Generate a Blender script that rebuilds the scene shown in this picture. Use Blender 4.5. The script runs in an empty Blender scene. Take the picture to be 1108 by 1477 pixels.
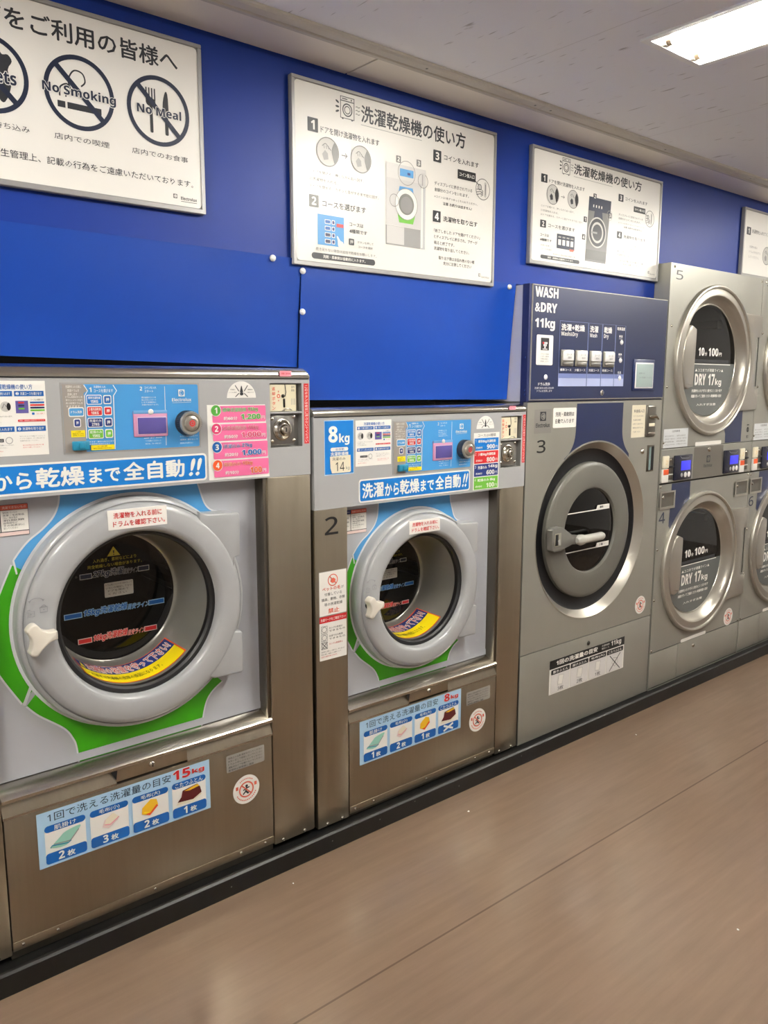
import bpy, bmesh, math, random
from mathutils import Vector, Matrix
from mathutils.geometry import tessellate_polygon

random.seed(7)
SC = bpy.context.scene
COL = SC.collection
PI = math.pi

# ------------------------------------------------------------------ camera, world, exposure
EXPOSURE = 1.37
TUBE_STRENGTH = 62.0
TUBE_COLOR = (1.0, 0.96, 0.88)
cam_d = bpy.data.cameras.new('camera')
cam = bpy.data.objects.new('camera', cam_d)
COL.objects.link(cam)
yaw, pitch, roll = math.radians(39.826), math.radians(9.0157), math.radians(-0.085)
fw = Vector((math.sin(yaw) * math.cos(pitch), math.cos(yaw) * math.cos(pitch), -math.sin(pitch)))
rt = Vector((math.cos(yaw), -math.sin(yaw), 0))
dn = fw.cross(rt)
rt2 = rt * math.cos(roll) + dn * math.sin(roll)
dn2 = dn * math.cos(roll) - rt * math.sin(roll)
m3 = Matrix((rt2, -dn2, -fw)).transposed()
cam.matrix_world = Matrix.Translation((0, 0, 1.5)) @ m3.to_4x4()
cam_d.sensor_fit = 'HORIZONTAL'
cam_d.sensor_width = 36.0
cam_d.lens = 1160.74 * 36.0 / 1108.0
cam_d.clip_start = 0.02
SC.camera = cam
SC.view_settings.view_transform = 'Standard'
SC.view_settings.look = 'None'
SC.view_settings.exposure = EXPOSURE
SC.view_settings.gamma = 1.0
SC.view_settings.use_curve_mapping = False
wd = bpy.data.worlds.new('world')
SC.world = wd
wd.use_nodes = True
wd.node_tree.nodes['Background'].inputs[0].default_value = (0.002, 0.002, 0.002, 1)
wd.node_tree.nodes['Background'].inputs[1].default_value = 1.0

# ------------------------------------------------------------------ materials
MATS = {}
def lin(c):
    return tuple(((v / 255.0) / 12.92 if v / 255.0 <= 0.04045 else ((v / 255.0 + 0.055) / 1.055) ** 2.4) for v in c) + (1.0,)

def pmat(name, rgb, rough=0.45, metal=0.0, spec=0.5, coat=0.0, noise=None, bump=None, alpha=1.0):
    """rgb in 0-255 sRGB.  noise=(scale xyz, amount)   bump=(scale xyz, strength)"""
    if name in MATS:
        return MATS[name]
    m = bpy.data.materials.new(name)
    m.use_nodes = True
    nt = m.node_tree
    b = nt.nodes['Principled BSDF']
    b.inputs['Base Color'].default_value = lin(rgb)
    b.inputs['Roughness'].default_value = rough
    b.inputs['Metallic'].default_value = metal
    b.inputs['Specular IOR Level'].default_value = spec
    b.inputs['Coat Weight'].default_value = coat
    b.inputs['Coat Roughness'].default_value = 0.08
    if noise or bump:
        tc = nt.nodes.new('ShaderNodeTexCoord')
    def nz(scale, detail=4):
        mp = nt.nodes.new('ShaderNodeMapping')
        mp.inputs['Scale'].default_value = scale
        n = nt.nodes.new('ShaderNodeTexNoise')
        n.inputs['Scale'].default_value = 1.0
        n.inputs['Detail'].default_value = detail
        nt.links.new(tc.outputs['Object'], mp.inputs['Vector'])
        nt.links.new(mp.outputs['Vector'], n.inputs['Vector'])
        return n
    if noise:
        n = nz(noise[0])
        a = noise[1]
        r = nt.nodes.new('ShaderNodeValToRGB')
        c = lin(rgb)
        r.color_ramp.elements[0].position = 0.3
        r.color_ramp.elements[1].position = 0.7
        r.color_ramp.elements[0].color = tuple(max(0, v * (1 - a)) for v in c[:3]) + (1,)
        r.color_ramp.elements[1].color = tuple(min(1, v * (1 + a)) for v in c[:3]) + (1,)
        nt.links.new(n.outputs['Fac'], r.inputs['Fac'])
        nt.links.new(r.outputs['Color'], b.inputs['Base Color'])
        if metal > 0.3:
            mr = nt.nodes.new('ShaderNodeMapRange')
            mr.inputs['To Min'].default_value = max(0.02, rough * 0.8)
            mr.inputs['To Max'].default_value = min(1, rough * 1.2)
            nt.links.new(n.outputs['Fac'], mr.inputs['Value'])
            nt.links.new(mr.outputs['Result'], b.inputs['Roughness'])
    if bump:
        n = nz(bump[0])
        bp = nt.nodes.new('ShaderNodeBump')
        bp.inputs['Strength'].default_value = bump[1]
        bp.inputs['Distance'].default_value = bump[2] if len(bump) > 2 else 0.002
        nt.links.new(n.outputs['Fac'], bp.inputs['Height'])
        nt.links.new(bp.outputs['Normal'], b.inputs['Normal'])
    MATS[name] = m
    return m

def glass_mat(name, tint, gloss_tint=(1, 1, 1), rough=0.03, f0=0.06):
    if name in MATS:
        return MATS[name]
    m = bpy.data.materials.new(name)
    m.use_nodes = True
    nt = m.node_tree
    nt.nodes.remove(nt.nodes['Principled BSDF'])
    out = nt.nodes['Material Output']
    t = nt.nodes.new('ShaderNodeBsdfTransparent')
    t.inputs['Color'].default_value = tuple(tint) + (1,)
    g = nt.nodes.new('ShaderNodeBsdfGlossy')
    g.inputs['Color'].default_value = tuple(gloss_tint) + (1,)
    g.inputs['Roughness'].default_value = rough
    fr = nt.nodes.new('ShaderNodeFresnel')
    fr.inputs['IOR'].default_value = 1.5
    mx = nt.nodes.new('ShaderNodeMixShader')
    nt.links.new(fr.outputs['Fac'], mx.inputs['Fac'])
    nt.links.new(t.outputs['BSDF'], mx.inputs[1])
    nt.links.new(g.outputs['BSDF'], mx.inputs[2])
    nt.links.new(mx.outputs['Shader'], out.inputs['Surface'])
    MATS[name] = m
    return m

def emit_mat(name, rgb, strength, base=(255, 255, 255)):
    if name in MATS:
        return MATS[name]
    m = bpy.data.materials.new(name)
    m.use_nodes = True
    b = m.node_tree.nodes['Principled BSDF']
    b.inputs['Base Color'].default_value = lin(base)
    b.inputs['Emission Color'].default_value = tuple(rgb) + (1,)
    b.inputs['Emission Strength'].default_value = strength
    MATS[name] = m
    return m

# prints and inks
INK = {
    'white': (236, 234, 228), 'black': (22, 22, 24), 'dark': (45, 47, 52), 'navyink': (28, 38, 62), 'grey': (150, 150, 148),
    'ltgrey': (196, 195, 190), 'midgrey': (115, 115, 113), 'red': (205, 38, 44), 'blue': (10, 118, 200), 'dblue': (14, 92, 170),
    'sky': (72, 150, 210), 'pale': (170, 205, 232), 'pink': (232, 110, 160), 'dpink': (214, 60, 110), 'green': (80, 165, 60),
    'navy': (24, 36, 84), 'indigo': (30, 50, 120), 'orange': (232, 90, 40), 'yellow': (246, 222, 20), 'cream': (232, 224, 200),
    'teal': (28, 130, 165), 'mint': (150, 205, 185), 'rose': (228, 205, 200), 'gold': (235, 185, 40), 'maroon': (85, 22, 24),
    'lilac': (205, 175, 205), 'salmon': (235, 150, 165), 'ylwtext': (205, 190, 60), 'wallgrey': (170, 170, 168), 'coral': (220, 105, 85),
    'limeg': (110, 185, 60), 'violet': (92, 84, 150),
}
def ink(n):
    return pmat('print_' + n, INK[n], 0.42)

def steel(): return pmat('brushed_stainless_steel', (168, 159, 142), 0.36, 1.0, noise=((90, 90, 3), 0.03))
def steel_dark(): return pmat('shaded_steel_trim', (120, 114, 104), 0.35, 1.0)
def steel_bright(): return pmat('polished_steel', (205, 200, 190), 0.2, 1.0, noise=((5, 5, 40), 0.08))
def fascia_grey(): return pmat('fascia_grey_plastic', (164, 165, 166), 0.38)
def panel_grey(): return pmat('front_panel_grey', (178, 181, 188), 0.3)
def door_grey(): return pmat('door_grey_plastic', (166, 168, 170), 0.3, coat=0.25)
def swoosh_green(): return pmat('swoosh_green', (58, 160, 16), 0.3)
def swoosh_blue(): return pmat('swoosh_blue', (80, 155, 214), 0.3)
def rubber(): return pmat('black_rubber', (26, 26, 28), 0.5)
def blackp(): return pmat('black_plastic', (20, 20, 22), 0.35)
def ivory(): return pmat('ivory_plastic', (218, 212, 200), 0.35)
def bowl_grey(): return pmat('door_bowl_grey', (142, 140, 134), 0.28, 0.35)
def drum_dark(): return pmat('drum_dark_steel', (52, 48, 44), 0.3, 0.8)
def silver(): return pmat('silver_grey_painted_metal', (156, 155, 146), 0.42, 0.45, noise=((9, 9, 2), 0.03))
def silver_lt(): return pmat('light_silver_metal', (178, 174, 164), 0.32, 0.75)
def navy(): return pmat('navy_panel', (22, 34, 72), 0.35, coat=0.2)
def gap_and_shadow(): return pmat('dark_gap_and_shadow', (8, 8, 9), 0.7)

# ------------------------------------------------------------------ mesh builder
class Plane:
    """decal plane parallel to the wall: (u, w, layer) -> world point in front of depth Y"""
    def __init__(self, Y, eps=0.0005):
        self.Y, self.eps = Y, eps
    def __call__(self, u, w, l=0):
        return (u, self.Y - self.eps * l, w)

class Cone:
    """inside of a conical bowl: u = angle, w = 0 (deep) .. 1 (front)"""
    def __init__(self, cx, cz, r0, Y0, r1, Y1, eps=0.0006):
        self.a, self.eps = (cx, cz, r0, Y0, r1, Y1, eps), eps
    def __call__(self, u, w, l=0):
        cx, cz, r0, Y0, r1, Y1, eps = self.a
        r = r0 + (r1 - r0) * w - eps * l
        Y = Y0 + (Y1 - Y0) * w - eps * l
        return (cx + r * math.cos(u), Y, cz + r * math.sin(u))

GLY = {}
DG = None
def sans(s, heavy):
    """Latin letters and digits in a plain sans face, heavy or regular"""
    out = []
    for ch in s:
        o = ord(ch)
        if 48 <= o <= 57:
            out.append(chr((0x1D7EC if heavy else 0x1D7E2) + o - 48))
        elif 65 <= o <= 90:
            out.append(chr((0x1D5D4 if heavy else 0x1D5A0) + o - 65))
        elif 97 <= o <= 122:
            out.append(chr((0x1D5EE if heavy else 0x1D5BA) + o - 97))
        else:
            out.append(ch)
    return ''.join(out)

def glyphs(s, bold=0.0, spacing=1.0):
    k = (s, bold, spacing)
    if k in GLY:
        return GLY[k]
    c = bpy.data.curves.new('t', 'FONT')
    c.body = s
    c.size = 1.0
    c.offset = bold
    c.resolution_u = 2 if len(s) < 14 else 1
    c.space_character = spacing
    c.fill_mode = 'BOTH'
    o = bpy.data.objects.new('t', c)
    COL.objects.link(o)
    dg = bpy.context.evaluated_depsgraph_get()
    me = o.evaluated_get(dg).to_mesh()
    vs = [(v.co.x, v.co.y) for v in me.vertices]
    fs = [tuple(p.vertices) for p in me.polygons]
    o.evaluated_get(dg).to_mesh_clear()
    bpy.data.objects.remove(o)
    bpy.data.curves.remove(c)
    if vs:
        bb = (min(v[0] for v in vs), min(v[1] for v in vs), max(v[0] for v in vs), max(v[1] for v in vs))
    else:
        bb = (0, 0, 1, 1)
    GLY[k] = (vs, fs, bb)
    return GLY[k]

class MB:
    def __init__(self):
        self.v, self.f, self.m, self.mats, self.c = [], [], [], [], 0
    def mi(self, mat):
        if mat not in self.mats:
            self.mats.append(mat)
        return self.mats.index(mat)
    def add(self, vs, fs, mat):
        o = len(self.v)
        self.v.extend(vs)
        i = self.mi(mat)
        for f in fs:
            self.f.append(tuple(o + k for k in f))
            self.m.append(i)
        return self
    # ---- solids
    def box(self, x0, x1, y0, y1, z0, z1, mat, bev=0.0, seg=2):
        if bev <= 0:
            vs = [(x, y, z) for x in (x0, x1) for y in (y0, y1) for z in (z0, z1)]
            return self.add(vs, [(0, 1, 3, 2), (4, 6, 7, 5), (0, 4, 5, 1), (2, 3, 7, 6), (0, 2, 6, 4), (1, 5, 7, 3)], mat)
        bm = bmesh.new()
        bmesh.ops.create_cube(bm, size=1.0)
        for q in bm.verts:
            q.co = Vector(((x0 + x1) / 2 + q.co.x * (x1 - x0), (y0 + y1) / 2 + q.co.y * (y1 - y0), (z0 + z1) / 2 + q.co.z * (z1 - z0)))
        bmesh.ops.bevel(bm, geom=bm.edges[:], offset=bev, segments=seg, profile=0.5, affect='EDGES')
        return self.frombm(bm, mat)
    def frombm(self, bm, mat):
        bm.verts.index_update()
        vs = [tuple(q.co) for q in bm.verts]
        fs = [tuple(q.index for q in f.verts) for f in bm.faces]
        bm.free()
        return self.add(vs, fs, mat)
    def extrude(self, pts, y0, y1, mat, bev=0.0, seg=2):
        """outline pts (x,z) extruded from y0 (front) to y1"""
        bm = bmesh.new()
        a = [bm.verts.new((p[0], y0, p[1])) for p in pts]
        f = bm.faces.new(a)
        r = bmesh.ops.extrude_face_region(bm, geom=[f])
        nv = [g for g in r['geom'] if isinstance(g, bmesh.types.BMVert)]
        for q in nv:
            q.co.y = y1
        bmesh.ops.recalc_face_normals(bm, faces=bm.faces[:])
        if bev > 0:
            ed = [e for e in bm.edges if abs(e.verts[0].co.y - y0) < 1e-6 and abs(e.verts[1].co.y - y0) < 1e-6]
            bmesh.ops.bevel(bm, geom=ed, offset=bev, segments=seg, profile=0.5, affect='EDGES')
        return self.frombm(bm, mat)
    def profile_x(self, pts, x0, x1, mat):
        """closed profile pts (y,z) extruded along X, capped"""
        n = len(pts)
        vs = [(x0, p[0], p[1]) for p in pts] + [(x1, p[0], p[1]) for p in pts]
        fs = [(i, (i + 1) % n, n + (i + 1) % n, n + i) for i in range(n)]
        fs += [tuple(range(n)), tuple(range(2 * n - 1, n - 1, -1))]
        return self.add(vs, fs, mat)
    def lathe(self, cx, cz, prof, mat, n=64, a0=0.0, a1=2 * PI):
        full = abs(a1 - a0 - 2 * PI) < 1e-6
        k = n if full else n + 1
        vs = []
        for (r, Y) in prof:
            for i in range(k):
                a = a0 + (a1 - a0) * i / n
                vs.append((cx + r * math.cos(a), Y, cz + r * math.sin(a)))
        fs = []
        for j in range(len(prof) - 1):
            for i in range(n):
                i2 = (i + 1) % k
                fs.append((j * k + i, j * k + i2, (j + 1) * k + i2, (j + 1) * k + i))
        return self.add(vs, fs, mat)
    def disc3(self, cx, cz, r, Y, mat, n=48):
        vs = [(cx + r * math.cos(2 * PI * i / n), Y, cz + r * math.sin(2 * PI * i / n)) for i in range(n)]
        return self.add(vs, [tuple(range(n))], mat)
    def tube(self, pts, r, mat, n=10, caps=True):
        P = [Vector(p) for p in pts]
        rr = r if isinstance(r, (list, tuple)) else [r] * len(P)
        vs, fs = [], []
        t = (P[1] - P[0]).normalized()
        up = Vector((0, 0, 1)) if abs(t.z) < 0.9 else Vector((1, 0, 0))
        x = t.cross(up).normalized()
        for i, p in enumerate(P):
            if 0 < i < len(P) - 1:
                t = (P[i + 1] - P[i - 1]).normalized()
            elif i == len(P) - 1:
                t = (P[i] - P[i - 1]).normalized()
            x = (x - t * x.dot(t)).normalized()
            y = t.cross(x)
            for k in range(n):
                a = 2 * PI * k / n
                vs.append(tuple(p + (x * math.cos(a) + y * math.sin(a)) * rr[i]))
        for i in range(len(P) - 1):
            for k in range(n):
                k2 = (k + 1) % n
                fs.append((i * n + k, i * n + k2, (i + 1) * n + k2, (i + 1) * n + k))
        if caps:
            fs.append(tuple(range(n)))
            fs.append(tuple((len(P) - 1) * n + k for k in range(n)))
        return self.add(vs, fs, mat)
    def dome(self, cx, cz, r, Y, h, mat, n=16):
        prof = [(r * math.cos(a), Y - h * math.sin(a)) for a in (0, .3, .6, .9, 1.2)] + [(r * 0.05, Y - h)]
        self.lathe(cx, cz, prof, mat, n)
        return self.disc3(cx, cz, r * 0.05, Y - h, mat, n)
    def shell(self, x0, x1, y0, y1, z0, z1, mat):
        """box without its front face"""
        vs = [(x, y, z) for x in (x0, x1) for y in (y0, y1) for z in (z0, z1)]
        return self.add(vs, [(0, 1, 3, 2), (4, 6, 7, 5), (2, 3, 7, 6), (0, 2, 6, 4), (1, 5, 7, 3)], mat)
    def plate_hole(self, x0, x1, z0, z1, cx, cz, r, Y, mat, n=72):
        """flat front plate with one round hole"""
        an = set(2 * PI * i / n for i in range(n))
        for (x, z) in ((x0, z0), (x0, z1), (x1, z0), (x1, z1)):
            an.add(math.atan2(z - cz, x - cx) % (2 * PI))
        an = sorted(an)
        vi, vo = [], []
        for a in an:
            c, s = math.cos(a), math.sin(a)
            t = 1e9
            if c > 1e-9: t = min(t, (x1 - cx) / c)
            if c < -1e-9: t = min(t, (x0 - cx) / c)
            if s > 1e-9: t = min(t, (z1 - cz) / s)
            if s < -1e-9: t = min(t, (z0 - cz) / s)
            vi.append((cx + r * c, Y, cz + r * s))
            vo.append((cx + t * c, Y, cz + t * s))
        k = len(an)
        return self.add(vi + vo, [(i, (i + 1) % k, k + (i + 1) % k, k + i) for i in range(k)], mat)
    def frame_plate(self, x0, x1, z0, z1, h, Y, depth, mat, inner=None, back=None):
        """front plate with a rectangular recess h=(x0,x1,z0,z1)"""
        hx0, hx1, hz0, hz1 = h
        for (a, b, c, d) in ((x0, hx0, z0, z1), (hx1, x1, z0, z1), (hx0, hx1, z0, hz0), (hx0, hx1, hz1, z1)):
            self.add([(a, Y, c), (b, Y, c), (b, Y, d), (a, Y, d)], [(0, 1, 2, 3)], mat)
        B = Y + depth
        inner = inner or mat
        self.add([(hx0, Y, hz0), (hx0, Y, hz1), (hx0, B, hz1), (hx0, B, hz0)], [(0, 1, 2, 3)], inner)
        self.add([(hx1, Y, hz0), (hx1, Y, hz1), (hx1, B, hz1), (hx1, B, hz0)], [(0, 1, 2, 3)], inner)
        self.add([(hx0, Y, hz0), (hx1, Y, hz0), (hx1, B, hz0), (hx0, B, hz0)], [(0, 1, 2, 3)], inner)
        self.add([(hx0, Y, hz1), (hx1, Y, hz1), (hx1, B, hz1), (hx0, B, hz1)], [(0, 1, 2, 3)], inner)
        self.add([(hx0, B, hz0), (hx1, B, hz0), (hx1, B, hz1), (hx0, B, hz1)], [(0, 1, 2, 3)], back or inner)
        return self
    # ---- prints on a mapped surface (each new print lies a hair above the one before)
    def lay(self, P, l):
        self.c += 1
        return l + self.c * 6e-6 / P.eps
    def rect(self, P, u0, w0, u1, w1, mat, l=0, nu=1):
        l = self.lay(P, l)
        vs, fs = [], []
        for i in range(nu + 1):
            u = u0 + (u1 - u0) * i / nu
            vs += [P(u, w0, l), P(u, w1, l)]
        for i in range(nu):
            fs.append((2 * i, 2 * i + 2, 2 * i + 3, 2 * i + 1))
        return self.add(vs, fs, mat)
    def rrect(self, P, u0, w0, u1, w1, r, mat, l=0, n=5, corners=(1, 1, 1, 1)):
        l = self.lay(P, l)
        if u1 < u0: u0, u1 = u1, u0
        if w1 < w0: w0, w1 = w1, w0
        r = min(r, (u1 - u0) / 2, (w1 - w0) / 2)
        pts = []
        for q, (cu, cw, a) in enumerate(((u1 - r, w1 - r, 0), (u0 + r, w1 - r, PI / 2), (u0 + r, w0 + r, PI), (u1 - r, w0 + r, 1.5 * PI))):
            if corners[q]:
                pts += [(cu + r * math.cos(a + PI / 2 * i / n), cw + r * math.sin(a + PI / 2 * i / n)) for i in range(n + 1)]
            else:
                pts.append([(u1, w1), (u0, w1), (u0, w0), (u1, w0)][q])
        return self.add([P(u, w, l) for u, w in pts], [tuple(range(len(pts)))], mat)
    def poly(self, P, pts, mat, l=0):
        l = self.lay(P, l)
        tri = tessellate_polygon([[Vector((p[0], p[1], 0)) for p in pts]])
        return self.add([P(u, w, l) for u, w in pts], [tuple(t) for t in tri], mat)
    def disc(self, P, cu, cw, r, mat, l=0, n=32, ry=None):
        l = self.lay(P, l)
        ry = ry or r
        return self.add([P(cu + r * math.cos(2 * PI * i / n), cw + ry * math.sin(2 * PI * i / n), l) for i in range(n)], [tuple(range(n))], mat)
    def ring(self, P, cu, cw, r0, r1, mat, l=0, n=40, a0=0.0, a1=2 * PI):
        l = self.lay(P, l)
        vs, fs = [], []
        for i in range(n + 1):
            a = a0 + (a1 - a0) * i / n
            vs += [P(cu + r0 * math.cos(a), cw + r0 * math.sin(a), l), P(cu + r1 * math.cos(a), cw + r1 * math.sin(a), l)]
        for i in range(n):
            fs.append((2 * i, 2 * i + 1, 2 * i + 3, 2 * i + 2))
        return self.add(vs, fs, mat)
    def stroke(self, P, pts, width, mat, l=0, closed=False):
        l = self.lay(P, l)
        pts = [Vector((p[0], p[1])) for p in pts]
        n = len(pts)
        vs, fs = [], []
        for i in range(n):
            if closed:
                t = pts[(i + 1) % n] - pts[i - 1]
            else:
                t = pts[min(n - 1, i + 1)] - pts[max(0, i - 1)]
            t = t.normalized() if t.length > 0 else Vector((1, 0))
            nn = Vector((-t.y, t.x)) * width / 2
            a, b = pts[i] + nn, pts[i] - nn
            vs += [P(a.x, a.y, l), P(b.x, b.y, l)]
        for i in range(n if closed else n - 1):
            j = (i + 1) % n
            fs.append((2 * i, 2 * i + 1, 2 * j + 1, 2 * j))
        return self.add(vs, fs, mat)
    def text(self, P, s, u0, w0, u1, w1, mat, l=0, bold=0.0, spacing=1.0, keep=False, shear=0.0, halo=None):
        """text whose outline box fills u0..u1, w0..w1 (keep: only the height is fitted; centred)"""
        if halo:
            self._t(P, s, u0, w0, u1, w1, halo[0], l, bold, spacing, keep, shear, halo[1])
            l += 1
        return self._t(P, s, u0, w0, u1, w1, mat, l, bold, spacing, keep, shear, 0)
    def _t(self, P, s, u0, w0, u1, w1, mat, l, bold, spacing, keep, shear, grow):
        latin = any(ord(ch) < 128 and ch.isalnum() for ch in s)
        heavy = bold >= 0.0099
        if latin:
            keep = keep or s == '1'
            s = sans(s, heavy)
            if all(ord(ch) > 0x1D000 or ord(ch) < 128 for ch in s):
                bold = bold * 0.35 if heavy else bold
        vs, fs, bb = glyphs(s, 0.0, spacing)
        e = max(0.0, bold)                    # stroke weight: the outline drawn again with small shifts
        bw, bh = max(1e-6, bb[2] - bb[0] + 2 * e), max(1e-6, bb[3] - bb[1] + 2 * e)
        sx, sy = (u1 - u0) / bw, (w1 - w0) / bh
        if keep:
            sx = sy * (1 if sx > 0 else -1)
            mid = (u0 + u1) / 2
            u0 = mid - sx * bw / 2
        t = e + grow
        if t <= 0.004:
            sh = [(0, 0)]
        elif t < 0.03:
            sh = [(t, 0), (-t, 0), (0, t), (0, -t)]
        else:
            sh = [(t * math.cos(PI * i / 4), t * math.sin(PI * i / 4)) for i in range(8)]
            if t > 0.05:
                sh += [(0, 0)] + [(t * .55 * math.cos(PI * i / 2 + .4), t * .55 * math.sin(PI * i / 2 + .4)) for i in range(4)]
        for (ox, oy) in sh:
            out, l_ = [], self.lay(P, l)
            for (x, y) in vs:
                yy = (y + oy - bb[1] + e) * sy
                out.append(P(u0 + (x + ox - bb[0] + e) * sx + shear * yy, w0 + yy, l_))
            self.add(out, fs, mat)
        return self
    # ---- link as one object
    def build(self, name, parent=None, label=None, sharp=35, smooth=True):
        me = bpy.data.meshes.new(name)
        loc = Vector((0, 0, 0))
        q = parent
        while q is not None:
            loc += q.location
            q = q.parent
        vs = [(v[0] - loc.x, v[1] - loc.y, v[2] - loc.z) for v in self.v]
        me.from_pydata(vs, [], self.f)
        for m in self.mats:
            me.materials.append(m)
        me.polygons.foreach_set('material_index', self.m)
        me.update()
        if smooth:
            me.polygons.foreach_set('use_smooth', [True] * len(me.polygons))
            me.set_sharp_from_angle(angle=math.radians(sharp))
        o = bpy.data.objects.new(name, me)
        COL.objects.link(o)
        if parent is not None:
            o.parent = parent
        if label:
            o['label'] = label
        return o

def smooth_pts(pts, n=6, closed=False):
    """Catmull-Rom through 2D points"""
    out = []
    N = len(pts)
    rng = range(N) if closed else range(N - 1)
    for i in rng:
        p1, p2 = pts[i], pts[(i + 1) % N]
        p0 = pts[i - 1] if (closed or i > 0) else p1
        p3 = pts[(i + 2) % N] if (closed or i + 2 < N) else p2
        for k in range(n):
            t = k / n
            out.append(tuple(0.5 * (2 * p1[d] + (p2[d] - p0[d]) * t + (2 * p0[d] - 5 * p1[d] + 4 * p2[d] - p3[d]) * t * t
                                    + (3 * p1[d] - p0[d] - 3 * p2[d] + p3[d]) * t ** 3) for d in (0, 1)))
    if not closed:
        out.append(tuple(pts[-1]))
    return out

def thing(name, label, cat, loc, group=None):
    o = bpy.data.objects.new(name, None)
    o.empty_display_size = 0.1
    COL.objects.link(o)
    o.location = loc
    o['label'] = label
    o['category'] = cat
    if group:
        o['group'] = group
    return o
def tag(o, label, cat, group=None):
    o['label'] = label
    o['category'] = cat
    if group:
        o['group'] = group
    return o
def structure(o):
    o['kind'] = 'structure'
    return o

def logo(B, P, cx, z0, z1, w, mat, bg, l, text=True):
    """square sail emblem over the maker's wordmark; emblem occupies the upper 55 %"""
    h = z1 - z0
    s = h * 0.55
    a0, a1, b0, b1 = cx - s / 2, cx + s / 2, z1 - s, z1
    B.rect(P, a0, b0, a1, b1, mat, l)
    cz = (b0 + b1) / 2
    B.ring(P, cx, cz, s * 0.27, s * 0.38, bg, l + 1, 24)
    B.poly(P, [(cx + s * 0.14, cz + s * 0.30), (cx + s * 0.14, cz - s * 0.30), (cx - s * 0.30, cz)], bg, l + 2)
    B.rect(P, cx + s * 0.16, cz - s * 0.36, cx + s * 0.24, cz + s * 0.36, bg, l + 2)
    if text:
        B.text(P, 'Electrolux', cx - w / 2, z0 + h * 0.06, cx + w / 2, z0 + h * 0.33, mat, l, 0.01)

# ================================================================== SETTING
CEIL = 2.428
WALLY = 2.075
RX0, RX1, RY0 = -2.3, 7.2, -2.7

def floor_mat():
    m = pmat('brown_vinyl_floor', (122, 98, 82), 0.3, spec=0.5, coat=0.25)
    m.node_tree.nodes['Principled BSDF'].inputs['Coat Roughness'].default_value = 0.16
    nt = m.node_tree
    b = nt.nodes['Principled BSDF']
    tc = nt.nodes.new('ShaderNodeTexCoord')
    def nz(scale, detail, rough=0.5):
        mp = nt.nodes.new('ShaderNodeMapping'); mp.inputs['Scale'].default_value = scale
        n = nt.nodes.new('ShaderNodeTexNoise'); n.inputs['Scale'].default_value = 1; n.inputs['Detail'].default_value = detail
        n.inputs['Roughness'].default_value = rough
        nt.links.new(tc.outputs['Object'], mp.inputs['Vector']); nt.links.new(mp.outputs['Vector'], n.inputs['Vector'])
        return n
    streak = nz((3, 34, 1), 7, 0.6)
    blot = nz((2.2, 3.0, 1), 3)
    add = nt.nodes.new('ShaderNodeMix'); add.data_type = 'FLOAT'; add.inputs[0].default_value = 0.3
    nt.links.new(streak.outputs['Fac'], add.inputs[2]); nt.links.new(blot.outputs['Fac'], add.inputs[3])
    r = nt.nodes.new('ShaderNodeValToRGB')
    r.color_ramp.elements[0].position = 0.1; r.color_ramp.elements[0].color = lin((104, 87, 72))
    r.color_ramp.elements[1].position = 0.9; r.color_ramp.elements[1].color = lin((130, 108, 90))
    nt.links.new(add.outputs[0], r.inputs['Fac'])
    # a weld seam of the sheet vinyl, parallel to the machines
    sep = nt.nodes.new('ShaderNodeSeparateXYZ'); nt.links.new(tc.outputs['Object'], sep.inputs[0])
    ab = nt.nodes.new('ShaderNodeMath'); ab.operation = 'SUBTRACT'; ab.inputs[1].default_value = 1.438
    nt.links.new(sep.outputs['Y'], ab.inputs[0])
    ab2 = nt.nodes.new('ShaderNodeMath'); ab2.operation = 'ABSOLUTE'; nt.links.new(ab.outputs[0], ab2.inputs[0])
    lt = nt.nodes.new('ShaderNodeMath'); lt.operation = 'LESS_THAN'; lt.inputs[1].default_value = 0.003
    nt.links.new(ab2.outputs[0], lt.inputs[0])
    mx = nt.nodes.new('ShaderNodeMix'); mx.data_type = 'RGBA'
    mul = nt.nodes.new('ShaderNodeMath'); mul.operation = 'MULTIPLY'; mul.inputs[1].default_value = 0.5
    nt.links.new(lt.outputs[0], mul.inputs[0]); nt.links.new(mul.outputs[0], mx.inputs[0])
    nt.links.new(r.outputs['Color'], mx.inputs[6]); mx.inputs[7].default_value = lin((52, 38, 32))
    nt.links.new(mx.outputs[2], b.inputs['Base Color'])
    rr = nz((5, 9, 1), 5)
    mr = nt.nodes.new('ShaderNodeMapRange'); mr.inputs['To Min'].default_value = 0.19; mr.inputs['To Max'].default_value = 0.28
    nt.links.new(rr.outputs['Fac'], mr.inputs['Value']); nt.links.new(mr.outputs['Result'], b.inputs['Roughness'])
    return m

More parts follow.
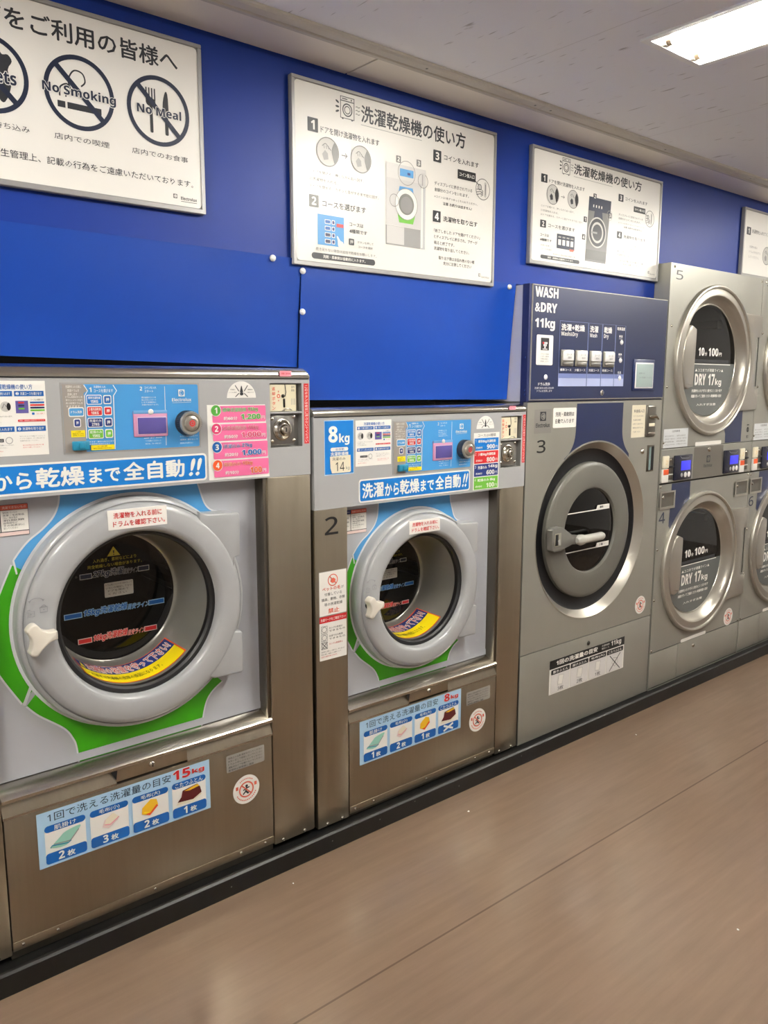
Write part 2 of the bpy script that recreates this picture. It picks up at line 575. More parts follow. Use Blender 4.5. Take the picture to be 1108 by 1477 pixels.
def ceil_mat():
    m = pmat('mineral_ceiling_board', (237, 238, 242), 0.7, spec=0.3)
    nt = m.node_tree
    b = nt.nodes['Principled BSDF']
    tc = nt.nodes.new('ShaderNodeTexCoord')
    mp = nt.nodes.new('ShaderNodeMapping'); mp.inputs['Scale'].default_value = (95, 12, 1)
    n = nt.nodes.new('ShaderNodeTexNoise'); n.inputs['Scale'].default_value = 1; n.inputs['Detail'].default_value = 1
    nt.links.new(tc.outputs['Object'], mp.inputs['Vector']); nt.links.new(mp.outputs['Vector'], n.inputs['Vector'])
    r = nt.nodes.new('ShaderNodeValToRGB')
    r.color_ramp.elements[0].position = 0.22; r.color_ramp.elements[0].color = lin((186, 185, 186))
    r.color_ramp.elements[1].position = 0.30; r.color_ramp.elements[1].color = lin((237, 238, 242))
    nt.links.new(n.outputs['Fac'], r.inputs['Fac'])
    sep = nt.nodes.new('ShaderNodeSeparateXYZ'); nt.links.new(tc.outputs['Object'], sep.inputs[0])
    def seam(sock, off, per):
        a = nt.nodes.new('ShaderNodeMath'); a.operation = 'ADD'; a.inputs[1].default_value = -off + per * 20
        nt.links.new(sock, a.inputs[0])
        q = nt.nodes.new('ShaderNodeMath'); q.operation = 'MODULO'; q.inputs[1].default_value = per
        nt.links.new(a.outputs[0], q.inputs[0])
        l = nt.nodes.new('ShaderNodeMath'); l.operation = 'LESS_THAN'; l.inputs[1].default_value = 0.0022
        nt.links.new(q.outputs[0], l.inputs[0])
        return l
    s1 = seam(sep.outputs['X'], 1.93, 0.91)
    mxm = nt.nodes.new('ShaderNodeMath'); mxm.operation = 'MAXIMUM'
    nt.links.new(s1.outputs[0], mxm.inputs[0]); mxm.inputs[1].default_value = 0.0
    mul = nt.nodes.new('ShaderNodeMath'); mul.operation = 'MULTIPLY'; mul.inputs[1].default_value = 0.35
    nt.links.new(mxm.outputs[0], mul.inputs[0])
    mx = nt.nodes.new('ShaderNodeMix'); mx.data_type = 'RGBA'
    nt.links.new(mul.outputs[0], mx.inputs[0]); nt.links.new(r.outputs['Color'], mx.inputs[6])
    mx.inputs[7].default_value = lin((120, 116, 112))
    nt.links.new(mx.outputs[2], b.inputs['Base Color'])
    return m

BLUE = pmat('blue_wall_paint', (6, 48, 138), 0.5, spec=0.3, bump=((14, 14, 14), 0.10, 0.004))
SHEET = pmat('blue_cover_sheet', (8, 60, 152), 0.42, spec=0.35, bump=((7, 3, 9), 0.3, 0.008))
WHITEWALL = pmat('white_wall_paint', (228, 225, 220), 0.6)

# floor
b = MB(); b.box(RX0, RX1, RY0, 2.6, -0.05, 0.0, floor_mat()); structure(b.build('floor', smooth=False))

# ceiling with the openings of the recessed lamps
LAMPS = [(2.196, 0.10, 1.366), (-0.45, 0.10, 1.366), (4.85, 0.10, 1.366)]  # first lamp is in view; the other two are added, unseen, to light the room
LHW = 0.143
xs = sorted(set([RX0, RX1] + [l[0] + s * LHW for l in LAMPS for s in (-1, 1)]))
ys = sorted(set([RY0, 1.88] + [l[1] for l in LAMPS] + [l[2] for l in LAMPS]))
b = MB()
cm = ceil_mat()
for i in range(len(xs) - 1):
    for j in range(len(ys) - 1):
        mx_, my_ = (xs[i] + xs[i + 1]) / 2, (ys[j] + ys[j + 1]) / 2
        if any(abs(mx_ - l[0]) < LHW and l[1] < my_ < l[2] for l in LAMPS):
            continue
        b.add([(xs[i], ys[j], CEIL), (xs[i], ys[j + 1], CEIL), (xs[i + 1], ys[j + 1], CEIL), (xs[i + 1], ys[j], CEIL)], [(0, 1, 2, 3)], cm)
structure(b.build('ceiling', smooth=False))
# flat ceiling strip next to the blue wall, in three boards with dark joints, and the moulding that edges it
strip = pmat('ceiling_strip_board', (236, 230, 220), 0.4)
b = MB()
jx = [RX0, 1.578, 3.228, 4.88, RX1]
for i in range(4):
    b.box(jx[i] + 0.0035, jx[i + 1] - 0.0035, 1.884, WALLY + 0.04, CEIL - 0.004, CEIL + 0.02, strip)
b.box(RX0, RX1, 1.86, WALLY + 0.04, CEIL + 0.021, CEIL + 0.03, gap_and_shadow())
structure(b.build('trim_1', smooth=False))
b = MB()
prof = [(1.852, CEIL + 0.002), (1.852, CEIL - 0.007), (1.858, CEIL - 0.011), (1.880, CEIL - 0.013), (1.889, CEIL - 0.010), (1.893, CEIL - 0.014), (1.905, CEIL - 0.014), (1.905, CEIL + 0.002)]
tm = pmat('ceiling_moulding', (198, 193, 183), 0.5, noise=((3, 3, 3), 0.08))
for x0, x1 in ((RX0, 0.42), (0.422, 2.245), (2.247, 4.07), (4.072, RX1)):
    b.profile_x(prof, x0, x1, tm)
for x in (1.72, 2.21, 2.29, 3.0, 3.7):
    b.box(x - 0.003, x + 0.003, 1.866, 1.872, CEIL - 0.0135, CEIL - 0.0125, ink('midgrey'))
structure(b.build('trim_2', smooth=False))

# blue back wall: boards above the machines (the machines stand in its openings)
b = MB()
for (x0, x1, z0) in ((RX0, -0.12, 0.0), (-0.12, 1.384, 1.825), (1.384, 2.366, 1.825), (2.366, 3.302, 1.872), (3.302, 5.036, 2.036), (5.036, RX1, 0.0)):
    b.box(x0, x1, WALLY, WALLY + 0.05, z0, CEIL + 0.0, BLUE)
b.box(-0.12, 0.29, WALLY, WALLY + 0.05, 0.0, 1.50, BLUE)
structure(b.build('wall_back', smooth=False))
b = MB(); b.box(RX0 - 0.05, RX0, RY0, 2.6, 0, CEIL, WHITEWALL); structure(b.build('wall_left', smooth=False))
b = MB(); b.box(RX1, RX1 + 0.05, RY0, 2.6, 0, CEIL, WHITEWALL); structure(b.build('wall_right', smooth=False))
b = MB(); b.box(RX0, RX1, RY0 - 0.05, RY0, 0, CEIL, WHITEWALL); structure(b.build('wall_front', smooth=False))

# black plinth the machines stand on
pm = pmat('black_plinth', (11, 11, 11), 0.45, noise=((3, 9, 9), 0.25))
b = MB()
b.profile_x([(1.962, 0.0), (1.962, 0.056), (1.968, 0.061), (1.974, 0.062), (1.974, 0.057), (2.55, 0.057), (2.55, 0.0)], 0.0, 6.2, pm)
for x, z in ((1.05, .03), (1.42, .034), (1.62, .036), (2.0, .03), (1.78, .046), (2.35, .04)):
    b.disc(Plane(1.962), x, z, 0.0025, ink('midgrey'), 1, 8)
structure(b.build('baseboard_back', smooth=False))

# ------------------------------------------------------------------ ceiling lamps
def lamp(cx, y0, y1, label):
    t = thing('ceiling_light', label, 'ceiling light', (cx, (y0 + y1) / 2, CEIL), 'recessed twin tube ceiling lights')
    wm = pmat('lamp_white_enamel', (240, 240, 236), 0.35)
    x0, x1 = cx - LHW, cx + LHW
    b = MB()
    for (a, c, d, e) in ((x0 - 0.004, x0 + 0.016, y0 - 0.004, y1 + 0.004), (x1 - 0.016, x1 + 0.004, y0 - 0.004, y1 + 0.004), (x0 + .016, x1 - .016, y0 - 0.004, y0 + 0.016), (x0 + .016, x1 - .016, y1 - 0.016, y1 + 0.004)):
        b.box(a, c, d, e, CEIL - 0.006, CEIL + 0.003, wm)
    b.build('frame', t, smooth=False)
    b = MB()
    zt, zs = CEIL + 0.055, CEIL + 0.003
    b.add([(x0, y0, zs), (x0, y1, zs), (x0 + 0.025, y1, zt), (x0 + 0.025, y0, zt), (cx - 0.03, y0, zt), (cx - 0.03, y1, zt), (cx, y0, CEIL + 0.012), (cx, y1, CEIL + 0.012),
           (cx + 0.03, y0, zt), (cx + 0.03, y1, zt), (x1 - 0.025, y0, zt), (x1 - 0.025, y1, zt), (x1, y0, zs), (x1, y1, zs)],
          [(0, 1, 2, 3), (3, 2, 5, 4), (4, 5, 7, 6), (6, 7, 9, 8), (8, 9, 11, 10), (10, 11, 13, 12)], wm)
    for y in (y0, y1):
        b.add([(x0, y, zs), (x1, y, zs), (x1, y, zt + 0.001), (x0, y, zt + 0.001)], [(0, 1, 2, 3)], wm)
    b.build('reflector', t, smooth=False)
    em = emit_mat('lamp_tube_glow', TUBE_COLOR, TUBE_STRENGTH)
    for s in (-1, 1):
        tx, tz = cx + s * 0.073, CEIL + 0.004
        b = MB(); b.tube([(tx, y0 + 0.05, tz), (tx, y1 - 0.05, tz)], 0.0145, em, 12); tb = b.build('tube', t)
        for ya, yb in ((y0 + 0.036, y0 + 0.05), (y1 - 0.05, y1 - 0.036)):
            b = MB()
            b.tube([(tx, ya, tz), (tx, yb, tz)], 0.0148, pmat('tube_cap', (190, 170, 140), 0.35, 0.8), 12)
            b.build('end_cap', tb)
        for y in (y0 + 0.028, y1 - 0.028):
            b = MB()
            b.box(tx - 0.012, tx + 0.012, y - 0.007, y + 0.007, tz - 0.014, zt, ivory(), 0.003)
            b.build('lamp_holder', t)
    return t
lamp(*LAMPS[0], 'twin tube ceiling light glowing in the grey ceiling boards, top right of the photo')
lamp(*LAMPS[1], 'added unseen twin tube ceiling light above the largest washer, lighting the room')
lamp(*LAMPS[2], 'added unseen twin tube ceiling light in front of the stacked dryers, lighting the room')

# ================================================================== FRONT-LOADING WASHER-DRYERS (the two stainless ones)
def no_entry_sticker(P, cx, cz, r, parent, label=None):
    """round white sticker: red ring and slash over a small figure"""
    b = MB()
    b.disc(P, cx, cz, r, ink('white'), 1, 40)
    b.ring(P, cx, cz, r * 0.46, r * 0.56, ink('coral'), 2, 32)
    b.disc(P, cx + r * .02, cz + r * .24, r * .1, ink('dark'), 2, 12)
    b.stroke(P, [(cx + r * .02, cz + r * .14), (cx - r * .05, cz - r * .12), (cx + r * .16, cz - r * .32)], r * .13, ink('dark'), 2)
    b.stroke(P, [(cx - r * .24, cz - r * .02), (cx, cz + r * .08), (cx + r * .24, cz + r * .12)], r * .09, ink('dark'), 2)
    b.stroke(P, [(cx - r * .05, cz - r * .12), (cx - r * .26, cz - r * .3)], r * .1, ink('dark'), 2)
    b.stroke(P, [(cx - r * .36, cz + r * .36), (cx + r * .36, cz - r * .36)], r * .09, ink('coral'), 3)
    for s in (-1, 1):
        b.box(cx + s * r * .7 - r * .09, cx + s * r * .7 + r * .09, P.Y - 0.0012, P.Y - 0.001, cz + r * .12, cz + r * .36, ink('coral'))
    n = 14
    for i in range(n):
        a = PI * (1.14 + 0.72 * i / (n - 1))
        b.disc(P, cx + r * .76 * math.cos(a), cz + r * .76 * math.sin(a), r * .05, ink('coral'), 2, 6)
    for i in range(9):
        a = PI * (0.3 + 0.4 * i / 8)
        b.disc(P, cx + r * .76 * math.cos(a), cz + r * .76 * math.sin(a), r * .045, ink('coral'), 2, 6)
    return b.build('round_sticker', parent, label)

def bedding(b, P, kind, u0, w0, u1, w1, l):
    """little drawing of folded bedding"""
    q = lambda x, y: (u0 + (u1 - u0) * x, w0 + (w1 - w0) * y)
    if kind == 0:
        b.poly(P, [q(*p) for p in smooth_pts([(.12, .22), (.5, .12), (.78, .62), (.86, .9), (.5, .8), (.36, .62), (.2, .38)], 3, True)], ink('mint'), l)
        b.stroke(P, [q(.2, .36), q(.6, .28), q(.82, .72)], (u1 - u0) * .03, ink('grey'), l + 1)
        b.stroke(P, [q(.12, .22), q(.15, .32), q(.55, .2), q(.62, .28)], (u1 - u0) * .025, ink('teal'), l + 1)
    elif kind == 1:
        b.poly(P, [q(.30, .35), q(.46, .2), q(.72, .5), q(.66, .8), q(.56, .9), q(.36, .66)], ink('rose'), l)
        b.poly(P, [q(.36, .45), q(.5, .38), q(.74, .64), q(.6, .92), q(.4, .7)], ink('cream'), l + 1)
        b.stroke(P, [q(.36, .45), q(.5, .38), q(.74, .64)], (u1 - u0) * .025, ink('salmon'), l + 2)
    elif kind == 2:
        b.poly(P, [q(.24, .3), q(.46, .12), q(.7, .56), q(.66, .86), q(.5, .95), q(.26, .62)], ink('gold'), l)
        b.stroke(P, [q(.3, .36), q(.5, .26), q(.68, .6)], (u1 - u0) * .03, ink('yellow'), l + 1)
        b.poly(P, [q(.34, .24), q(.46, .12), q(.7, .5), q(.66, .6), q(.48, .28)], ink('orange'), l + 1)
    else:
        b.poly(P, [q(.1, .12), q(.6, .05), q(.86, .3), q(.84, .42), q(.6, .2), q(.16, .24)], ink('cream'), l)
        b.poly(P, [q(.14, .26), q(.6, .18), q(.86, .42), q(.82, .74), q(.74, .95), q(.3, .82), q(.26, .5)], ink('maroon'), l + 1)
        b.poly(P, [q(.34, .78), q(.74, .93), q(.8, .8), q(.5, .72)], ink('gold'), l + 2)

def capacity_sticker(P, x0, x1, z0, z1, kg, counts, parent):
    b = MB()
    W, H = x1 - x0, z1 - z0
    q = lambda u: x0 + W * u
    w = lambda v: z0 + H * v
    b.rect(P, x0, z0, x1, z1, ink('pale'), 1)
    b.text(P, '1回で洗える洗濯量の目安', q(.055), w(.80), q(.752), w(.955), ink('navyink'), 2, 0.004)
    nd = len(kg)
    b.text(P, kg, q(.868 - .052 * nd), w(.80), q(.875), w(.985), ink('red'), 3, 0.03, halo=(ink('white'), .03))
    b.text(P, 'kg', q(.885), w(.80), q(.965), w(.92), ink('red'), 3, 0.03, halo=(ink('white'), .03))
    heads = ['肌掛け', '毛布(小)', '毛布(大)', 'こたつふとん']
    for i in range(4):
        a, c = q(.035 + .24 * i), q(.035 + .24 * i + .216)
        b.rrect(P, a, w(.045), c, w(.70), W * .02, ink('white'), 2)
        b.rrect(P, a, w(.62), c, w(.74), W * .02, ink('dblue'), 3)
        b.text(P, heads[i], a + W * (.05 if i != 3 else .02), w(.635), c - W * (.05 if i != 3 else .02), w(.725), ink('white'), 4, 0.01)
        b.rrect(P, a, w(.045), c, w(.24), W * .015, ink('dblue'), 3)
        m = (a + c) / 2
        if counts[i] == 'x':
            for s in (-1, 1):
                b.stroke(P, [(m - W * .05, w(.143 - s * .065)), (m + W * .05, w(.143 + s * .065))], W * .016, ink('white'), 4)
        else:
            b.text(P, counts[i], m - W * .05, w(.075), m - W * .006, w(.22), ink('white'), 4, 0.04, keep=True)
            b.text(P, '枚', m + W * .002, w(.075), m + W * .045, w(.185), ink('white'), 4, 0.03)
        bedding(b, P, i, a, w(.25), c, w(.62), 4)
    return b.build('capacity_sticker', parent, 'pale blue sticker for %s kg with four drawings of bedding' % kg, smooth=False)

def instruction_sticker(P, x0, x1, z0, z1, parent):
    b = MB()
    W, H = x1 - x0, z1 - z0
    q = lambda u: x0 + W * u
    w = lambda v: z0 + H * v
    b.rect(P, x0, z0, x1, z1, ink('white'), 1)
    b.text(P, '洗濯乾燥機の使い方', q(.22), w(.885), q(.80), w(.955), ink('dblue'), 2, 0.01)
    for (u0, u1, v, n, s) in ((.04, .49, .80, '1', 'ドアを開け洗濯物を入れます'), (.52, .97, .80, '2', '洗濯コースを選びます'), (.04, .49, .33, '3', 'コインを入れます'), (.52, .97, .33, '4', '洗濯物を取り出す')):
        b.rect(P, q(u0), w(v - .005), q(u1), w(v + .065), ink('dblue'), 2)
        b.disc(P, q(u0 + .045), w(v + .03), W * .025, ink('white'), 3, 14)
        b.text(P, n, q(u0 + .035), w(v + .012), q(u0 + .055), w(v + .048), ink('dblue'), 4)
        b.text(P, s, q(u0 + .09), w(v + .01), q(u1 - .03), w(v + .05), ink('white'), 3, 0.01)
    for u in (.13, .38):
        b.disc(P, q(u), w(.66), W * .08, ink('ltgrey'), 2, 20)
        b.disc(P, q(u + .045), w(.66), W * .03, ink('black'), 3, 14, W * .06)
        b.stroke(P, [(q(u - .05), w(.64)), (q(u - .02), w(.70)), (q(u + .01), w(.66))], W * .012, ink('midgrey'), 3)
    b.rect(P, q(.53), w(.57), q(.72), w(.735), ink('violet'), 2)
    for k, c in enumerate(('red', 'navy', 'limeg')):
        b.rect(P, q(.57), w(.70 - .04 * k), q(.66), w(.72 - .04 * k), ink(c), 3)
    b.text(P, 'コースは4種類です', q(.76), w(.735), q(.96), w(.76), ink('dark'), 2)
    for k, c in enumerate(('dblue', 'red', 'navy', 'limeg')):
        b.rect(P, q(.75), w(.70 - .035 * k), q(.97), w(.722 - .035 * k), ink(c), 2)
    b.rrect(P, q(.77), w(.545), q(.81), w(.575), W * .008, ink('dblue'), 2)
    b.text(P, 'ボタンを押して', q(.84), w(.55), q(.97), w(.57), ink('red'), 2)
    b.rrect(P, q(.55), w(.455), q(.97), w(.485), W * .012, ink('red'), 2)
    b.text(P, '洗剤・柔軟剤は自動的に入ります', q(.57), w(.462), q(.95), w(.478), ink('white'), 3)
    for k, s in enumerate(('ドアを開ける。押しながら右へ回す。', '洗濯物を入れる。', 'ドアを閉める。')):
        b.text(P, s, q(.05), w(.52 - .035 * k), q((.48, .25, .3)[k]), w(.54 - .035 * k), ink('midgrey'), 2)
    b.rect(P, q(.12), w(.19), q(.32), w(.235), ink('dark'), 2)
    b.text(P, 'コイン投入口', q(.14), w(.20), q(.30), w(.225), ink('white'), 3)
    b.ring(P, q(.40), w(.21), W * .045, W * .055, ink('grey'), 2, 20)
    for k, s in enumerate(('「終了しました ドアを開けてください」と', 'ディスプレイに表示され、ブザーが鳴ると終了です。', '洗濯物を取り出してください。')):
        b.text(P, s, q(.56), w(.25 - .03 * k), q((.95, .95, .85)[k]), w(.267 - .03 * k), ink('midgrey'), 2)
    for k, s in enumerate(('取り出す際はお忘れ物のない様', '充分に注意してください')):
        b.text(P, s, q(.6), w(.13 - .03 * k), q(.92 - .04 * k), w(.147 - .03 * k), ink('red'), 2)
    for k, s in enumerate(('ディスプレイに表示されている金額分のコインをいれます。', '※コインは1枚ずつ入れてください。')):
        b.text(P, s, q(.05), w(.14 - .035 * k), q(.47 - .1 * k), w(.158 - .035 * k), ink('midgrey'), 2)
    b.text(P, '注意 お釣りは出ません!', q(.05), w(.06), q(.3), w(.08), ink('red'), 2)
    return b.build('instruction_sticker', parent, 'white instruction sticker with blue headings', smooth=False)

def control_panel(P, x0, x1, z0, z1, parent, rows):
    """blue membrane panel; u/v are fractions of its size"""
    W, H = x1 - x0, z1 - z0
    q = lambda u: x0 + W * u
    w = lambda v: z0 + H * v
    b = MB()
    plate = pmat('control_panel_blue', (68, 146, 208), 0.35)
    grey = pmat('control_panel_grey', (150, 144, 138), 0.35)
    b.box(x0 - .004, x1 + .004, P.Y - .0008, P.Y + .002, z0 - .004, z1 + .004, ink('grey'))
    b.rrect(P, x0, z0, x1, z1, .004, plate, 2)
    b.poly(P, [(x0, z0), (q(.145), z0), (q(.145), w(.87)), (q(.172), w(.91)), (q(.145), z1), (x0, z1)], grey, 3)
    st = ink('white')
    b.stroke(P, [(q(.148), w(.99)), (q(.172), w(.905)), (q(.15), w(.83)), (q(.15), w(.2))], W * .006, st, 4)
    b.stroke(P, [(q(.352), w(.99)), (q(.376), w(.905)), (q(.352), w(.83)), (q(.345), w(.02))], W * .006, st, 4)
    b.stroke(P, [(q(.735), w(.97)), (q(.73), w(.04))], W * .004, st, 4)
    # left column
    for k, s in enumerate(('洗濯物を入れる前に', '洗濯ドラムを', '洗浄します')):
        b.text(P, s, q(.025 + .01 * (k > 0)), w(.945 - .055 * k), q(.13 - .015 * k), w(.985 - .055 * k), st, 4)
    for k in range(4):
        b.text(P, ('ドラム洗浄ボタンを', '押すとシャワーが出て', '約10秒間ドラムを', 'すすぎます')[k], q(.022), w(.80 - .045 * k), q(.135 - .02 * (k == 3)), w(.83 - .045 * k), st, 4)
    b.rrect(P, q(.035), w(.525), q(.14), w(.665), .004, st, 4)
    b.rrect(P, q(.04), w(.54), q(.135), w(.65), .003, ink('sky'), 5)
    b.text(P, 'ドラム洗浄', q(.05), w(.575), q(.125), w(.615), st, 6, .02)
    def oshi(u0, v0, u1, v1, c):
        b.rrect(P, q(u0), w(v0), q(u1), w(v1), .004, st, 4)
        b.rrect(P, q(u0 + .006), w(v0 + .015), q(u1 - .006), w(v1 - .015), .003, ink(c), 5)
        b.text(P, '押', q(u0 + .017), w(v0 + .04), q(u1 - .017), w(v1 - .04), st, 6, .02)
    oshi(.065, .37, .115, .50, 'indigo')
    b.rect(P, q(.045), w(.225), q(.14), w(.325), ink('yellow'), 4)
    for k in range(3):
        b.text(P, ('ご注意', '開始後は停止できません', '必ず押してください')[k], q(.055 + .02 * (k == 0)), w(.295 - .028 * k), q(.13 - .02 * (k == 0)), w(.315 - .028 * k), ink('black'), 5)
    # course column
    b.text(P, '1', q(.185), w(.885), q(.198), w(.955), st, 4, .02)
    b.text(P, '洗濯物を入れ', q(.215), w(.945), q(.30), w(.98), st, 4, .01)
    b.text(P, 'コースを選びます', q(.215), w(.88), q(.35), w(.93), st, 4, .01)
    for k, (s1, s2, c) in enumerate(rows):
        v = .70 - .17 * k
        b.rrect(P, q(.16), w(v), q(.268), w(v + .145), .004, st, 4)
        b.rrect(P, q(.165), w(v + .012), q(.263), w(v + .133), .003, ink(c), 5)
        b.text(P, s1, q(.172), w(v + .08), q(.256), w(v + .122), st, 6, .01)
        b.text(P, s2, q(.188), w(v + .025), q(.24), w(v + .068), st, 6, .03)
        oshi(.278, v + .005, .335, v + .14, ('dblue', 'red', 'indigo', 'limeg')[k])
    for k in range(2):
        b.text(P, ('すすぎ・脱水も含まれます', '乾燥時間は追加できます')[k], q(.165), w(.135 - .035 * k), q(.34 - .03 * k), w(.158 - .035 * k), st, 4)
    b.rrect(P, q(.175), w(.02), q(.34), w(.095), .002, ink('yellow'), 4)
    for k in range(2):
        b.text(P, ('ご注意', '途中で変更はできません')[k], q(.22 - .03 * k), w(.065 - .03 * k), q(.29 + .03 * k), w(.085 - .03 * k), ink('black'), 5)
    # coin / start text
    b.text(P, '2', q(.545), w(.905), q(.563), w(.965), st, 4, .02)
    b.text(P, 'コインを入れ', q(.58), w(.93), q(.67), w(.97), st, 4, .01)
    b.text(P, 'スタート', q(.58), w(.875), q(.645), w(.915), st, 4, .01)
    for k in range(4):
        b.text(P, ('表示金額のコインを', '投入するとスタート', 'します(自動的に', '洗濯が始まります)')[k], q(.555), w(.785 - .038 * k), q(.665 + .015 * (k == 3)), w(.812 - .038 * k), st, 4)
    for k in range(3):
        b.text(P, ('終了', '「ドアを開けてください」と', '表示され、ブザーが鳴ります')[k], q(.61 - .04 * (k > 0)), w(.155 - .045 * k), q(.64 + .05 * (k > 0)), w(.18 - .045 * k), st, 4)
    b.stroke(P, [(q(.56), w(.165)), (q(.60), w(.167))], W * .003, st, 4)
    b.stroke(P, [(q(.65), w(.168)), (q(.70), w(.17))], W * .003, st, 4)
    logo(b, P, q(.865), w(.72), w(.92), W * .155, st, plate, 4)
    b.stroke(P, [(q(.79), w(.71)), (q(.94), w(.715))], W * .002, st, 4)
    for k in range(3):
        b.text(P, ('赤いボタンは緊急停止ボタンです', '通常は  押さないで', '緊急時以外は押さない')[k], q(.84), w(.16 - .055 * k), q(.985 - .04 * (k == 2)), w(.185 - .055 * k), st, 4)
    cp = b.build('control_panel', parent, 'blue control panel', smooth=False)
    # display
    b = MB()
    pk = pmat('display_pink_frame', (205, 145, 178), 0.4)
    b.box(q(.487), q(.745), P.Y - .004, P.Y, w(.19), w(.59), pk, .003)
    b.box(q(.487), q(.745), P.Y - .0045, P.Y - .003, w(.545), w(.60), pmat('display_bar', (105, 160, 210), .4), .001)
    P2 = Plane(P.Y - .0045)
    b.rect(P2, q(.513), w(.225), q(.737), w(.50), ink('lilac'), 0)
    b.build('display_frame', cp)
    b = MB()
    b.box(q(.518), q(.732), P.Y - .006, P.Y - .003, w(.235), w(.485), pmat('display_screen', (88, 80, 150), 0.12, coat=.5), .001)
    b.build('display_screen', cp)
    b = MB()
    b.dome(q(.618), w(.575), W * .021, P.Y - .0045, .003, ink('white'))
    b.ring(Plane(P.Y - .008), q(.618), w(.575), W * .006, W * .009, ink('ltgrey'), 0, 14)
    b.build('round_button', cp)
    # dial with emergency button
    cx, cz, r = q(.90), w(.385), W * .095
    b = MB()
    dm = pmat('dial_dark_metal', (78, 78, 82), .35, .7)
    prof = [(r, P.Y)]
    b.lathe(cx, cz, [(r * .98, P.Y), (r * .98, P.Y - .006), (r * .93, P.Y - .010), (r * .93, P.Y - .026)], dm, 48)
    b.lathe(cx, cz, [(r * .93, P.Y - .026), (r * .86, P.Y - .031), (r * .70, P.Y - .031), (r * .66, P.Y - .028)], silver_lt(), 48)
    for i in range(40):
        a = 2 * PI * i / 40
        b.tube([(cx + r * .93 * math.cos(a), P.Y - .010, cz + r * .93 * math.sin(a)), (cx + r * .93 * math.cos(a), P.Y - .026, cz + r * .93 * math.sin(a))], r * .035, dm, 5)
    d = b.build('dial', cp)
    b = MB()
    b.lathe(cx, cz, [(r * .66, P.Y - .028), (r * .56, P.Y - .034), (r * .38, P.Y - .036), (r * .36, P.Y - .034)], silver_lt(), 40)
    b.disc3(cx, cz, r * .36, P.Y - .034, silver_lt())
    PP = Plane(P.Y - .0345)
    b.ring(PP, cx, cz, r * .15, r * .24, ink('red'), 1, 24)
    b.disc(PP, cx, cz, r * .08, ink('red'), 1, 16)
    b.build('stop_button', d)
    b = MB()
    b.box(q(.045), q(.16), P.Y - .012, P.Y, w(.03), w(.165), ink('teal'), .003)
    b.box(q(.085), q(.13), P.Y - .015, P.Y - .010, w(.055), w(.145), ink('teal'), .002)
    b.build('latch', cp, 'teal plastic latch')
    return cp

def coin_unit(x0, x1, z0, z1, Y, parent):
    """coin slot plate above a round key lock, in the recess of the fascia"""
    W, H = x1 - x0, z1 - z0
    q = lambda u: x0 + W * u
    w = lambda v: z0 + H * v
    P = Plane(Y - .004)
    b = MB()
    b.box(q(.02), q(.86), Y - .004, Y + .02, w(.56), w(.98), pmat('coin_plate_cream', (226, 218, 190), .3, coat=.4), .002)
    for i, ch in enumerate('返却ボタン'):
        b.text(P, ch, q(.10), w(.885 - .075 * i), q(.20), w(.94 - .075 * i), ink('coral'), 1, .02)
    b.ring(P, q(.30), w(.80), W * .03, W * .055, ink('coral'), 1, 12)
    b.poly(P, [(q(.28), w(.86)), (q(.32), w(.86)), (q(.30), w(.89))], ink('coral'), 1)
    b.poly(P, [(q(.28), w(.74)), (q(.32), w(.74)), (q(.30), w(.71))], ink('coral'), 1)
    b.stroke(P, [(q(.50), w(.98)), (q(.53), w(.86)), (q(.50), w(.79))], W * .025, ink('dark'), 1)
    for k, s in enumerate(('百円', '硬貨')):
        b.text(P, s, q(.70), w(.92 - .05 * k), q(.80), w(.955 - .05 * k), ink('dark'), 1)
    for k in range(3):
        b.stroke(P, [(q(.70 + .05 * k), w(.66)), (q(.70 + .05 * k), w(.76))], W * .012, ink('grey'), 1)
    c = b.build('coin_plate', parent, 'cream coin plate with red vertical writing', smooth=False)
    b = MB()
    b.box(q(.445), q(.50), Y - .007, Y, w(.62), w(.76), blackp(), .002)
    b.dome(q(.44), w(.80), W * .05, Y - .004, .006, pmat('knob_dark', (60, 58, 54), .3, .6))
    b.build('coin_slot', c)
    b = MB()
    b.box(q(.0), q(1.0), Y - .012, Y + .02, w(.525), w(.555), fascia_grey(), .002)
    b.tube([(q(.36), Y - .012, w(.565)), (q(.45), Y - .016, w(.60)), (q(.56), Y - .016, w(.605)), (q(.66), Y - .012, w(.58))], .002, silver_lt(), 8)
    b.build('shelf', c)
    b = MB()
    b.box(q(.04), q(.80), Y - .001, Y + .02, w(.03), w(.50), pmat('lock_plate', (150, 148, 144), .3, .85), .003)
    lk = b.build('lock_plate', parent)
    cx, cz, r = q(.41), w(.275), W * .29
    b = MB()
    b.lathe(cx, cz, [(r, Y - .001), (r * .98, Y - .004), (r * .88, Y - .005), (r * .82, Y - .003), (r * .70, Y - .006), (r * .60, Y - .014), (r * .50, Y - .016), (r * .42, Y - .012), (r * .40, Y - .022), (r * .32, Y - .024), (r * .02, Y - .024)], steel_bright(), 40)
    b.box(cx - r * .05, cx + r * .05, Y - .0246, Y - .024, cz - r * .18, cz + r * .18, gap_and_shadow())
    b.build('key_lock', lk)
    for (u, v) in ((.10, .10), (.78, .47), (.78, .10), (.10, .45)):
        b = MB(); b.dome(q(u), w(v), .006, Y - .001, .004, steel_bright(), 12); b.build('screw', lk)

